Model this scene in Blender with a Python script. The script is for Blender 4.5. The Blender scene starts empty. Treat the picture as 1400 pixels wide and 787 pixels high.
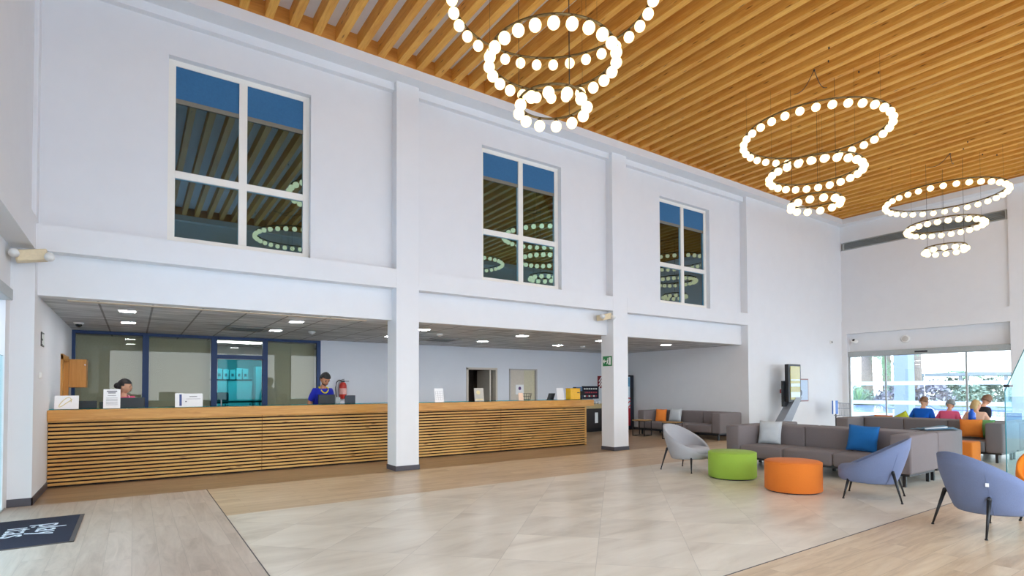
import bpy, bmesh, math, random
from mathutils import Vector, Matrix, Euler, noise
R = math.radians
rnd = random.Random(7)
col = bpy.context.scene.collection

# ------------------------------------------------------------------ helpers
def srgb(r, g, b):
    f = lambda c: (c/255)/12.92 if c/255 <= .04045 else ((c/255+.055)/1.055)**2.4
    return (f(r), f(g), f(b), 1)

class MB:
    """collects shapes into one mesh"""
    def __init__(s): s.bm = bmesh.new()
    def box(s, x0, x1, y0, y1, z0, z1, bev=0, seg=2, mat=None):
        r = bmesh.ops.create_cube(s.bm, size=1)
        vs = r['verts']
        for v in vs:
            v.co = Vector(((x0+x1)/2+v.co.x*(x1-x0), (y0+y1)/2+v.co.y*(y1-y0), (z0+z1)/2+v.co.z*(z1-z0)))
        es = list({e for v in vs for e in v.link_edges})
        if bev:
            r = bmesh.ops.bevel(s.bm, geom=es, offset=bev, segments=seg, affect='EDGES', profile=.5)
            vs = list({v for f in r['faces'] for v in f.verts} | {v for v in vs if v.is_valid})
        if mat is not None:
            for v in vs: v.co = mat @ v.co
        return s
    def cyl(s, p, q, r0, r1=None, n=12, caps=True):
        r1 = r0 if r1 is None else r1
        p, q = Vector(p), Vector(q); d = q-p
        m = Matrix.Translation((p+q)/2) @ d.to_track_quat('Z', 'Y').to_matrix().to_4x4()
        bmesh.ops.create_cone(s.bm, cap_ends=caps, segments=n, radius1=r0, radius2=r1, depth=d.length, matrix=m)
        return s
    def tube(s, pts, r, n=8, closed=False):
        pts = [Vector(p) for p in pts]; N = len(pts); rings = []
        for i, p in enumerate(pts):
            a = pts[(i-1) % N] if (closed or i) else p
            b = pts[(i+1) % N] if (closed or i < N-1) else p
            t = (b-a).normalized()
            up = Vector((0, 0, 1)) if abs(t.z) < .95 else Vector((0, 1, 0))
            u = t.cross(up).normalized(); w = u.cross(t)
            rr = r[i] if isinstance(r, (list, tuple)) else r
            rings.append([s.bm.verts.new(p+(u*math.cos(2*math.pi*k/n)+w*math.sin(2*math.pi*k/n))*rr) for k in range(n)])
        for i in range(N if closed else N-1):
            A, B = rings[i], rings[(i+1) % N]
            for k in range(n): s.bm.faces.new((A[k], A[(k+1) % n], B[(k+1) % n], B[k]))
        if not closed:
            s.bm.faces.new(rings[0]); s.bm.faces.new(rings[-1][::-1])
        return s
    def lathe(s, prof, n=32, c=(0, 0, 0)):
        rings = []
        for r, z in prof:
            if r < 1e-5: rings.append([s.bm.verts.new((c[0], c[1], c[2]+z))])
            else: rings.append([s.bm.verts.new((c[0]+r*math.cos(2*math.pi*k/n), c[1]+r*math.sin(2*math.pi*k/n), c[2]+z)) for k in range(n)])
        for A, B in zip(rings, rings[1:]):
            for k in range(n):
                k2 = (k+1) % n
                f = [A[k % len(A)], A[k2 % len(A)], B[k2 % len(B)], B[k % len(B)]]
                g = []
                for v in f:
                    if v not in g: g.append(v)
                if len(g) > 2: s.bm.faces.new(g)
        return s
    def prism(s, poly, axis, a, b):
        """poly of 2D points extruded along axis between a and b"""
        def P(u, v, w): return {'x': (w, u, v), 'y': (u, w, v), 'z': (u, v, w)}[axis]
        A = [s.bm.verts.new(P(u, v, a)) for u, v in poly]; B = [s.bm.verts.new(P(u, v, b)) for u, v in poly]
        n = len(poly)
        s.bm.faces.new(A[::-1]); s.bm.faces.new(B)
        for i in range(n): s.bm.faces.new((A[i], A[(i+1) % n], B[(i+1) % n], B[i]))
        return s
    def ball(s, c, r, sc=(1, 1, 1), u=16, v=10):
        m = Matrix.Translation(c) @ Matrix.Diagonal((*sc, 1))
        bmesh.ops.create_uvsphere(s.bm, u_segments=u, v_segments=v, radius=r, matrix=m); return s
    def quad(s, a, b, c, d):
        s.bm.faces.new([s.bm.verts.new(p) for p in (a, b, c, d)]); return s
    def grid(s, fn, nu, nv, closeu=False):
        V = [[s.bm.verts.new(fn(i, j)) for j in range(nv)] for i in range(nu)]
        for i in range(nu if closeu else nu-1):
            for j in range(nv-1):
                s.bm.faces.new((V[i][j], V[(i+1) % nu][j], V[(i+1) % nu][j+1], V[i][j+1]))
        return V
    def obj(s, name, mat, parent=None, smooth=False, loc=None, rz=None, **kw):
        bmesh.ops.recalc_face_normals(s.bm, faces=s.bm.faces)
        me = bpy.data.meshes.new(name); s.bm.to_mesh(me); s.bm.free()
        if smooth:
            for p in me.polygons: p.use_smooth = True
        me.materials.append(mat)
        o = bpy.data.objects.new(name, me); col.objects.link(o)
        if smooth == 'auto' and hasattr(me, 'set_sharp_from_angle'): me.set_sharp_from_angle(angle=R(40))
        if parent: o.parent = parent
        if loc is not None: o.location = loc
        if rz is not None: o.rotation_euler.z = rz
        tag(o, **kw); return o

def tag(o, label=None, cat=None, group=None, kind=None):
    for k, v in (('label', label), ('category', cat), ('group', group), ('kind', kind)):
        if v: o[k] = v
    return o
def empty(name, loc, rz=0, **kw):
    o = bpy.data.objects.new(name, None); o.empty_display_size = .1
    o.location = loc; o.rotation_euler.z = rz; col.objects.link(o); return tag(o, **kw)
def copy_tree(o, parent=None):
    c = o.copy(); col.objects.link(c)
    if parent: c.parent = parent
    for ch in list(o.children): copy_tree(ch, c)
    return c
def place(o, loc, rz=0, **kw):
    o.location = loc; o.rotation_euler.z = rz; return tag(o, **kw)
def struct(name, mb, mat, **kw): return mb.obj(name, mat, kind='structure', **kw)
def text(name, body, size, M4, mat, parent=None, ext=.002, align='LEFT', shear=0):
    c = bpy.data.curves.new(name, 'FONT'); c.body = body; c.size = size; c.extrude = ext; c.align_x = align; c.shear = shear
    c.materials.append(mat)
    t_ = bpy.data.objects.new(name, c); col.objects.link(t_)
    me = bpy.data.meshes.new_from_object(t_.evaluated_get(bpy.context.evaluated_depsgraph_get()))
    bpy.data.objects.remove(t_); me.materials.clear(); me.materials.append(mat)
    o = bpy.data.objects.new(name, me); col.objects.link(o)
    if parent: o.parent = parent
    o.matrix_basis = M4
    return o

# ------------------------------------------------------------------ materials
class NT:
    def __init__(s, name):
        s.m = bpy.data.materials.new(name); s.m.use_nodes = True; s.t = s.m.node_tree
        s.b = s.t.nodes['Principled BSDF']; s.out = s.t.nodes['Material Output']
    def n(s, t, **kw):
        nd = s.t.nodes.new(t)
        for k, v in kw.items():
            if k in ('operation', 'noise_dimensions', 'feature', 'blend_type', 'data_type', 'gradient_type', 'distance', 'clamp', 'offset', 'squash', 'bands_direction', 'wave_type', 'distribution'): setattr(nd, k, v)
            else: nd.inputs[k].default_value = v
        return nd
    def l(s, a, b): s.t.links.new(a, b)
    def pos(s, scale=(1, 1, 1), rot=(0, 0, 0), obj=False, loc=(0, 0, 0), rnd_shift=False):
        tc = s.n('ShaderNodeTexCoord') if obj else s.n('ShaderNodeNewGeometry')
        src = tc.outputs['Object'] if obj else tc.outputs['Position']
        mp = s.n('ShaderNodeMapping'); mp.inputs['Scale'].default_value = scale
        mp.inputs['Rotation'].default_value = rot; mp.inputs['Location'].default_value = loc
        if rnd_shift:
            oi = s.n('ShaderNodeObjectInfo'); ad = s.n('ShaderNodeVectorMath', operation='MULTIPLY_ADD')
            ad.inputs[1].default_value = (37, 91, 53); s.l(oi.outputs['Random'], ad.inputs[0]); s.l(src, ad.inputs[2]); src = ad.outputs[0]
        s.l(src, mp.inputs['Vector']); return mp.outputs[0]
    def noise(s, vec, scale, detail=4, rough=.6, dist=0):
        n = s.n('ShaderNodeTexNoise'); n.inputs['Scale'].default_value = scale
        n.inputs['Detail'].default_value = detail; n.inputs['Roughness'].default_value = rough; n.inputs['Distortion'].default_value = dist
        s.l(vec, n.inputs['Vector']); return n.outputs['Fac']
    def ramp(s, fac, stops):
        r = s.n('ShaderNodeValToRGB'); e = r.color_ramp.elements
        while len(e) < len(stops): e.new(.5)
        for el, (p, c) in zip(e, stops): el.position = p; el.color = c
        s.l(fac, r.inputs[0]); return r.outputs[0]
    def mix(s, fac, a, b, bt='MIX'):
        m = s.n('ShaderNodeMix', data_type='RGBA', blend_type=bt)
        for sock, v in ((m.inputs[0], fac), (m.inputs[6], a), (m.inputs[7], b)):
            if isinstance(v, (int, float, tuple)): sock.default_value = v
            else: s.l(v, sock)
        return m.outputs[2]
    def bump(s, h, strength=.2, dist=.01):
        b = s.n('ShaderNodeBump'); b.inputs['Strength'].default_value = strength; b.inputs['Distance'].default_value = dist
        s.l(h, b.inputs['Height']); s.l(b.outputs[0], s.b.inputs['Normal'])

def plain(name, c, rough=.5, metal=0, var=.06, scale=30, bump=0, spec=.5):
    t = NT(name); v = t.pos(obj=True)
    f = t.noise(v, scale, 3)
    d = tuple(x*(1-var) for x in c[:3])+(1,); u = tuple(min(1, x*(1+var)) for x in c[:3])+(1,)
    t.l(t.ramp(f, [(.3, d), (.7, u)]), t.b.inputs['Base Color'])
    t.b.inputs['Roughness'].default_value = rough; t.b.inputs['Metallic'].default_value = metal
    t.b.inputs['Specular IOR Level'].default_value = spec
    if bump: t.bump(f, bump, .004)
    return t.m
def fabric(name, c, var=.12, scale=260, sheen=.06):
    t = NT(name); v = t.pos(obj=True)
    f = t.noise(v, scale, 2, .7); g = t.noise(v, 6, 3)
    d = tuple(x*(1-var) for x in c[:3])+(1,); u = tuple(min(1, x*(1+var)) for x in c[:3])+(1,)
    a = t.ramp(f, [(.35, d), (.65, u)])
    a = t.mix(.12, a, t.ramp(g, [(.3, d), (.7, u)]))
    t.l(a, t.b.inputs['Base Color']); t.b.inputs['Roughness'].default_value = .92
    t.b.inputs['Specular IOR Level'].default_value = .2
    t.b.inputs['Sheen Weight'].default_value = sheen; t.b.inputs['Sheen Roughness'].default_value = .5
    t.bump(f, .25, .002); return t.m
def emis(name, c, s):
    t = NT(name); e = t.n('ShaderNodeEmission'); e.inputs[0].default_value = c; e.inputs[1].default_value = s
    t.l(e.outputs[0], t.out.inputs[0]); return t.m
def glassy(name, tint, fac, gcol=(1, 1, 1, 1), rough=0.0, fres=1.0):
    t = NT(name); tr = t.n('ShaderNodeBsdfTransparent'); tr.inputs[0].default_value = tint
    g = t.n('ShaderNodeBsdfGlossy'); g.inputs['Color'].default_value = gcol; g.inputs['Roughness'].default_value = rough
    mx = t.n('ShaderNodeMixShader')
    if fres:
        lw = t.n('ShaderNodeFresnel'); lw.inputs[0].default_value = 1.5
        ma = t.n('ShaderNodeMath', operation='MULTIPLY_ADD'); t.l(lw.outputs[0], ma.inputs[0]); ma.inputs[1].default_value = fres; ma.inputs[2].default_value = fac
        t.l(ma.outputs[0], mx.inputs[0])
    else: mx.inputs[0].default_value = fac
    t.l(tr.outputs[0], mx.inputs[1]); t.l(g.outputs[0], mx.inputs[2]); t.l(mx.outputs[0], t.out.inputs[0]); return t.m
def wood(name, dark, mid, light, axis='x', obj=False, rough=.5, grain=1.0, knots=True, rs=True):
    """timber with its grain along an axis"""
    t = NT(name)
    sc = {'x': (.7, 9, 9), 'y': (9, .7, 9), 'z': (9, 9, .7)}[axis]
    v = t.pos(scale=sc, obj=obj, rnd_shift=rs)
    f = t.noise(v, 2.2*grain, 6, .65, 1.2)
    c = t.ramp(f, [(.25, dark), (.5, mid), (.75, light)])
    sc2 = {'x': (.35, 1, 1), 'y': (1, .35, 1), 'z': (1, 1, .35)}[axis]
    v2 = t.pos(scale=sc2, obj=obj, rnd_shift=rs)
    h = t.noise(v2, 1.3, 2)
    c = t.mix(.35, c, t.ramp(h, [(.3, dark), (.7, light)]))
    if knots:
        sc3 = {'x': (2.2, 12, 12), 'y': (12, 2.2, 12), 'z': (12, 12, 2.2)}[axis]
        v3 = t.pos(scale=sc3, obj=obj, rnd_shift=rs)
        vo = t.n('ShaderNodeTexVoronoi', feature='F1'); vo.inputs['Scale'].default_value = .9; t.l(v3, vo.inputs['Vector'])
        k = t.ramp(vo.outputs['Distance'], [(.05, (1, 1, 1, 1)), (.15, (0, 0, 0, 1))])
        c = t.mix(k, c, tuple(x*.45 for x in dark[:3])+(1,))
    t.l(c, t.b.inputs['Base Color']); t.b.inputs['Roughness'].default_value = rough
    t.bump(f, .1, .003); return t.m

WHITE = plain('white wall paint', (.755, .765, .785, 1), .75, var=.012, scale=3, bump=.02)
TRIMW = plain('white gloss paint', (.84, .82, .76, 1), .45, var=.01)
SKIRT = plain('dark grey skirting', srgb(72, 70, 78), .5)
BLACK = plain('black metal', srgb(28, 30, 34), .45)
BRASS = plain('aged brass tube', srgb(110, 95, 66), .35, metal=.8)
CHROME = plain('brushed steel', (.62, .64, .66, 1), .3, metal=.9)
ALU = plain('satin aluminium', srgb(170, 175, 175), .4, metal=.3)
BLUEFR = plain('blue painted frame', srgb(4, 52, 104), .5)
BULB = emis('opal lamp glass lit', (1, .80, .44, 1), 2.3)
LED = emis('led panel lit', (.93, .95, 1, 1), 60)
LIGHTOAK = wood('timber counter', srgb(176, 110, 36), srgb(208, 148, 62), srgb(228, 172, 88), 'x', rough=.4, knots=False, rs=False)
SLAT = wood('pine slats', srgb(170, 112, 44), srgb(212, 162, 84), srgb(232, 190, 116), 'x', rough=.5, rs=False)
BEAM = wood('ceiling pine beams', srgb(184, 112, 26), srgb(220, 156, 58), srgb(240, 188, 94), 'y', rough=.6)
RIM = wood('ceiling rim boards', srgb(176, 108, 34), srgb(206, 140, 56), srgb(222, 160, 80), 'x', rough=.6, knots=False)
DOORW = wood('cabinet veneer', srgb(186, 120, 40), srgb(206, 142, 60), srgb(218, 160, 82), 'z', rough=.45, knots=False)
SOFA = fabric('taupe sofa cloth', srgb(122, 114, 114))
GREYCH = fabric('pale grey chair wool', srgb(168, 168, 172))
BLUECH = fabric('blue chair wool', srgb(116, 128, 160))
ORGCH = fabric('orange chair wool', srgb(232, 128, 30))
GREEN = fabric('lime green pouf cloth', srgb(150, 182, 70), .06)
ORANGE = fabric('orange pouf cloth', srgb(222, 122, 46), .06)
PW = fabric('pale linen', srgb(196, 202, 206)); PB = fabric('blue linen', srgb(34, 106, 172)); PO = fabric('orange linen', srgb(236, 136, 58)); PG = fabric('green linen', srgb(120, 170, 110)); PY = fabric('yellow green linen', srgb(190, 196, 60))
PAPER = plain('paper', (.86, .87, .88, 1), .6, var=.02)
INK = plain('printed ink', srgb(120, 120, 128), .6)
PLASTICW = plain('white plastic', (.8, .8, .78, 1), .4, var=.02)
DARKGL = plain('dark screen', srgb(30, 32, 36), .15)
CREAM = plain('cream device plastic', srgb(222, 205, 170), .5)

def floor_plank(name, axis, dark, mid, light, pw=.2, pl=1.2, joint=.5):
    t = NT(name)
    rot = (0, 0, 0) if axis == 'x' else (0, 0, R(90))
    v = t.pos(rot=rot)
    br = t.n('ShaderNodeTexBrick'); br.offset = .37; br.squash = 1
    br.inputs['Scale'].default_value = 1; br.inputs['Mortar Size'].default_value = .0022; br.inputs['Mortar Smooth'].default_value = .3
    br.inputs['Brick Width'].default_value = pl; br.inputs['Row Height'].default_value = pw; br.inputs['Bias'].default_value = 0
    br.inputs['Color1'].default_value = (0, 0, 0, 1); br.inputs['Color2'].default_value = (1, 1, 1, 1)
    t.l(v, br.inputs['Vector'])
    sc = (.6, 5, 5) if axis == 'x' else (5, .6, 5)
    # each plank gets its own slice of grain
    off = t.n('ShaderNodeVectorMath', operation='MULTIPLY_ADD'); off.inputs[1].default_value = (9, 9, 9)
    g = t.n('ShaderNodeNewGeometry'); t.l(br.outputs['Color'], off.inputs[0]); t.l(g.outputs['Position'], off.inputs[2])
    mp = t.n('ShaderNodeMapping'); mp.inputs['Scale'].default_value = sc; t.l(off.outputs[0], mp.inputs['Vector'])
    f = t.noise(mp.outputs[0], 1.6, 7, .68, .8)
    c = t.ramp(f, [(.28, dark), (.5, mid), (.74, light)])
    c = t.mix(.18, c, t.ramp(br.outputs['Color'], [(0, dark), (1, light)]))
    c = t.mix(t_mul(t, br.outputs['Fac'], joint), c, tuple(x*.45 for x in dark[:3])+(1,))
    t.l(c, t.b.inputs['Base Color']); t.b.inputs['Roughness'].default_value = .32
    t.b.inputs['Specular IOR Level'].default_value = .45
    t.bump(f, .06, .002); return t.m
def t_mul(t, s, k):
    m = t.n('ShaderNodeMath', operation='MULTIPLY'); t.l(s, m.inputs[0]); m.inputs[1].default_value = k; return m.outputs[0]
FL_LX = floor_plank('light plank tile along wall', 'x', srgb(176, 148, 114), srgb(208, 182, 148), srgb(226, 206, 176), joint=.35)
FL_LY = floor_plank('light plank tile at entrance', 'y', srgb(168, 150, 134), srgb(198, 180, 164), srgb(216, 200, 184), joint=.28)
FL_D = floor_plank('dark plank tile behind', 'x', srgb(134, 106, 76), srgb(164, 136, 104), srgb(184, 158, 126), pw=.3, joint=.35)
def stone():
    t = NT('pale stone tile laid diagonal')
    g = t.n('ShaderNodeNewGeometry'); sx = t.n('ShaderNodeSeparateXYZ'); t.l(g.outputs['Position'], sx.inputs[0])
    def M(op, a, b=None):
        m = t.n('ShaderNodeMath', operation=op)
        for i, q in enumerate((a, b)):
            if q is None: continue
            if isinstance(q, (int, float)): m.inputs[i].default_value = q
            else: t.l(q, m.inputs[i])
        return m.outputs[0]
    S = 1.18
    u = M('DIVIDE', M('SUBTRACT', M('SUBTRACT', sx.outputs[0], sx.outputs[1]), 3.3), S)
    w = M('DIVIDE', M('ADD', M('ADD', sx.outputs[0], sx.outputs[1]), .3), S)
    def line(q):
        fr = M('FRACT', q); d = M('ABSOLUTE', M('SUBTRACT', fr, .5)); return M('GREATER_THAN', d, .4972)
    j = M('MAXIMUM', line(u), line(w))
    cid = M('ADD', M('MULTIPLY', M('FLOOR', u), 12.7), M('MULTIPLY', M('FLOOR', w), 7.3))
    wn = t.n('ShaderNodeTexWhiteNoise', noise_dimensions='1D'); t.l(cid, wn.inputs['W'])
    off = t.n('ShaderNodeVectorMath', operation='MULTIPLY_ADD'); off.inputs[1].default_value = (20, 20, 20)
    t.l(wn.outputs['Color'], off.inputs[0]); t.l(g.outputs['Position'], off.inputs[2])
    mp = t.n('ShaderNodeMapping'); mp.inputs['Rotation'].default_value = (0, 0, R(-35)); mp.inputs['Scale'].default_value = (.5, 1.8, 1); t.l(off.outputs[0], mp.inputs['Vector'])
    f = t.noise(mp.outputs[0], 1.5, 6, .62, .6)
    c = t.ramp(f, [(.25, srgb(200, 188, 168)), (.5, srgb(226, 216, 198)), (.75, srgb(240, 232, 216))])
    tone = t.ramp(wn.outputs['Value'], [(0, (.92, .92, .92, 1)), (1, (1, 1, 1, 1))])
    c = t.mix(1.0, c, tone, 'MULTIPLY')
    c = t.mix(t_mul(t, j, .35), c, srgb(120, 112, 100))
    t.l(c, t.b.inputs['Base Color']); t.b.inputs['Roughness'].default_value = .3; t.b.inputs['Specular IOR Level'].default_value = .4
    return t.m
STONE = stone()
def concrete():
    t = NT('grey fibre panel ceiling')
    v = t.pos(scale=(.5, 3, 1), rot=(0, 0, R(8))); f = t.noise(v, 1.6, 7, .7, 1.0)
    c = t.ramp(f, [(.28, srgb(140, 144, 150)), (.5, srgb(200, 204, 208)), (.72, srgb(244, 246, 248))])
    g = t.n('ShaderNodeNewGeometry'); sx = t.n('ShaderNodeSeparateXYZ'); t.l(g.outputs['Position'], sx.inputs[0])
    a = t.n('ShaderNodeMath', operation='MULTIPLY_ADD'); a.inputs[1].default_value = 1/.665; a.inputs[2].default_value = .5+.44/.665
    t.l(sx.outputs[0], a.inputs[0])
    fr = t.n('ShaderNodeMath', operation='FRACT'); t.l(a.outputs[0], fr.inputs[0])
    sb = t.n('ShaderNodeMath', operation='SUBTRACT'); t.l(fr.outputs[0], sb.inputs[0]); sb.inputs[1].default_value = .5
    ab = t.n('ShaderNodeMath', operation='ABSOLUTE'); t.l(sb.outputs[0], ab.inputs[0])
    lt = t.n('ShaderNodeMath', operation='LESS_THAN'); t.l(ab.outputs[0], lt.inputs[0]); lt.inputs[1].default_value = .022
    c = t.mix(t_mul(t, lt.outputs[0], .6), c, srgb(50, 48, 46))
    t.l(c, t.b.inputs['Base Color']); t.b.inputs['Roughness'].default_value = .85; t.bump(f, .2, .01); return t.m
CONC = concrete()
WINGL = glassy('dark reflective window glass', (.55, .8, .9, 1), .12, (.62, .88, 1, 1))
CLEAR = glassy('clear glazing', (.93, .97, .97, 1), .02)
SCREENGL = glassy('greenish screen glass', (.84, .94, .95, 1), .0, (.75, .95, 1, 1), fres=.12)
PARTGL = glassy('partition glass', (.90, .92, .88, 1), .0, fres=.5)
TEALGL = glassy('teal tinted glass', (.22, .80, .86, 1), .0, fres=.35)
GLEDGE = plain('green glass edge', srgb(40, 130, 140), .1)
def frost():
    t = NT('white frosted film'); a = t.n('ShaderNodeBsdfTranslucent'); a.inputs[0].default_value = (.95, .96, .98, 1)
    b = t.n('ShaderNodeBsdfTransparent'); mx = t.n('ShaderNodeMixShader'); mx.inputs[0].default_value = .35
    t.l(a.outputs[0], mx.inputs[1]); t.l(b.outputs[0], mx.inputs[2]); t.l(mx.outputs[0], t.out.inputs[0]); return t.m
FROST = frost()

# ------------------------------------------------------------------ room constants
XL, XR, YW = -1.087, 20.70, 9.5          # left wall, right wall, main wall planes
YF = -2.0                                # wall behind the camera
C1, C2, X3 = (3.95, 4.40), (9.46, 9.95), 15.0
ZS, ZC, ZB, ZT = 7.2, 2.78, 7.39, 7.64   # soffit, low ceiling, beam underside, high ceiling
YB = 14.8                                # back wall of the reception bays
YR = 9.72                                # recessed panels

# floors
F = MB().box(.915, XR+.3, 7.36, 9.46, -.1, 0); struct('floor', F, FL_LX)
struct('floor', MB().box(-1.4, .915, YF, 9.46, -.1, 0), FL_LY)
struct('floor', MB().box(.915, XR+.3, YF, 2.70, -.1, 0), FL_LX)
struct('floor', MB().box(.915, XR+.3, 2.70, 7.36, -.1, 0), STONE)
struct('floor', MB().box(-1.4, X3+.2, 9.46, 18.4, -.1, 0), FL_D)
struct('trim_1', MB().box(.911, .919, 2.69, 9.46, .0, .003).box(.925, XR, 2.695, 2.705, .0, .002), plain('joint strip', srgb(84, 84, 88), .4, metal=.5))

# main wall (back)
W = MB()
for a, b in ((XL, C1[0]), (C1[1], C2[0]), (C2[1], X3)):
    W.box(a, b, YW, 9.92, 3.35, 3.70)
    W.box(a, b, YR, 9.92, ZC, 3.35)                                   # lower recessed beam
wins = [(.386, 2.475), (5.925, 8.05), (11.41, 13.52)]
for (a, b), (w0, w1) in zip(((XL, C1[0]), (C1[1], C2[0]), (C2[1], X3)), wins):
    W.box(a, w0, YR, 10.0, 3.70, ZS); W.box(w1, b, YR, 10.0, 3.70, ZS); W.box(w0, w1, YR, 10.0, 6.575, ZS)
    W.box(a, b, YW+.10, YR, 7.06, ZS)                                 # shallow head above each panel
struct('wall_back', W, WHITE)
struct('wall_back', MB().box(X3, XR+.3, YW, 9.9, 0, ZT), WHITE)
struct('column', MB().box(*C1, YW, 9.92, 0, ZS, .004, 1), WHITE)
struct('column', MB().box(*C2, YW, 9.92, 0, ZS, .004, 1), WHITE)
# skirtings
for i, (a, b) in enumerate((C1, C2)): struct('trim_%d' % (i+2), MB().box(a-.012, b+.012, YW-.012, 9.932, 0, .09), SKIRT)
struct('baseboard_left', MB().box(-1.33, XL+.012, YW-.012, YW, 0, .10).box(XL, XL+.012, YW-.012, YB, 0, .10), SKIRT)
struct('baseboard_back', MB().box(4.1, 8.46, YB-.012, YB, 0, .09).box(9.54, 10.04, YB-.012, YB, 0, .09).box(11.15, X3, YB-.012, YB, 0, .09), SKIRT)
struct('baseboard_right', MB().box(X3-.012, X3, 9.92, YB, 0, .09), SKIRT)
# high-level soffit ring, riser, rim boards, ceiling
x0, x1, y0, y1 = XL+.25, XR-.28, YF+.25, 9.27
S = MB().box(XL-.3, XR+.3, y1, YW+.4, ZS, ZB-.01).box(XL-.3, XR+.3, YF-.3, y0, ZS, ZB-.01).box(XL-.3, x0, y0, y1, ZS, ZB-.01).box(x1, XR+.3, y0, y1, ZS, ZB-.01)
struct('ceiling', S, WHITE)
struct('trim_4', MB().box(x0, x1, y1, y1+.03, ZB-.01, ZT).box(x0, x1, y0-.03, y0, ZB-.01, ZT).box(x0-.03, x0, y0, y1, ZB-.01, ZT).box(x1, x1+.03, y0, y1, ZB-.01, ZT), RIM)
struct('ceiling', MB().box(XL-.6, XR+.6, YF-.4, 18.6, ZT, ZT+.2), WHITE)
k = -7
b0 = None
while 1.643+.3705*k < x1-.13:
    x = 1.643+.3705*k; k += 1
    if x < x0: continue
    if b0 is None:
        b0 = struct('ceiling_beam', MB().box(0, .125, y0, y1, ZB, ZT), BEAM); b0.location.x = x; b0['group'] = 'timber beams of the high ceiling'
    else:
        o = b0.copy(); col.objects.link(o); o.location.x = x
# left wall
L = MB()
L.box(XL-.35, XL, YF, YW, 3.35, 3.78)                                  # band
L.box(XL-.35, XL-.05, YF, YW, 3.78, ZS)                                # upper panel
L.box(XL-.75, -1.33, 9.22, YW, 0, 3.35).box(XL-.75, -1.33, YF, 9.22, 2.78, 3.35).box(XL-.75, -1.33, YF, 5.4, 0, 2.78)
L.box(-1.33, XL, YW, 12.69, 0, 2.95).box(-1.33, XL, 13.87, 18.4, 0, 2.95).box(-1.33, XL, 12.69, 13.87, 2.13, 2.95).box(-1.33, XL-.15, 12.69, 13.87, 0, 2.13)
L.box(-1.42, XL, YW, 9.92, 2.95, ZS)
struct('wall_left', L, WHITE)
# right wall
Rr = MB()
for a, b in ((4.93, YW), (-1.0, 4.40)):
    Rr.box(XR, XR+.35, a, b, 3.37, 3.81).box(XR+.2, XR+.35, a, b, 2.72, 3.37).box(XR+.05, XR+.35, a, b, 3.81, 6.34).box(XR+.05, XR+.35, a, b, 6.61, ZT)
    Rr.box(XR+.16, XR+.35, a, b, 6.34, 6.61)
Rr.box(XR, XR+.4, 4.40, 4.93, 0, ZT).box(XR, XR+.4, YF, -1.0, 0, ZT).box(XR, XR+.4, 9.33, YW, 0, 3.37)
struct('wall_right', Rr, WHITE)
# wall behind the camera, open glazed bays below
Fr = MB().box(XL-.35, XR+.3, YF-.4, YF, 3.35, 4.3).box(XL-.35, XR+.3, YF-.4, YF, 6.6, ZS)
for a in (-1.4, 3.95, 9.46, 14.97, 20.5): Fr.box(a, a+.45, YF-.42, YF+.03, 0, ZS-.01)
for a, b in ((-.95, 0), (3.0, 3.95), (4.4, 5.5), (8.4, 9.46), (9.91, 11), (13.9, 14.97), (15.4, 16.5), (19.5, 20.5)): Fr.box(a, b, YF-.3, YF-.05, 4.3, 6.6)
struct('wall_front', Fr, WHITE)
# back bays: ceiling, back wall, side wall
struct('ceiling', MB().box(XL, X3, 9.92, 18.4, ZC, 2.95), CONC)
Bk = MB().box(4.034, 8.478, YB, YB+.2, 0, ZC).box(9.524, 10.06, YB, YB+.2, 0, ZC).box(11.128, X3, YB, YB+.2, 0, ZC)
Bk.box(8.478, 9.524, YB, YB+.2, 2.11, ZC).box(10.06, 11.128, YB, YB+.2, 2.11, ZC)
struct('wall_back', Bk, plain('blue grey wall paint', (.70, .73, .78, 1), .8, var=.01, scale=3))
struct('wall_right', MB().box(X3, X3+.2, 9.9, 18.4, 0, ZC+.2), WHITE)
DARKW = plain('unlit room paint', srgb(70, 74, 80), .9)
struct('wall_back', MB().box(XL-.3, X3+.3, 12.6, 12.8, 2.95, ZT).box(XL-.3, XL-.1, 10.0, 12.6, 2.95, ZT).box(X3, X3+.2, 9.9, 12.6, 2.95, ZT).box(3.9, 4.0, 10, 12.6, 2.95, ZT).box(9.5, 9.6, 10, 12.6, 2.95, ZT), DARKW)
struct('wall_back', MB().box(XL-.3, X3+.3, 18.2, 18.4, 0, 2.95), WHITE)
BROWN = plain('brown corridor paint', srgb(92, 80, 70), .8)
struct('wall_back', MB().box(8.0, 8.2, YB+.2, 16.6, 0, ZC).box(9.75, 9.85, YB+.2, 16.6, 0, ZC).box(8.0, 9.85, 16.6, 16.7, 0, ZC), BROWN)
struct('wall_back', MB().box(5.0, 5.15, YB+.2, 18.2, 0, ZC), WHITE)
# ceiling cove strip of bay 1
struct('trim_5', MB().box(-.79, 3.57, 9.98, 10.07, 2.765, 2.79), plain('cove strip', srgb(206, 190, 168), .6))

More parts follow.
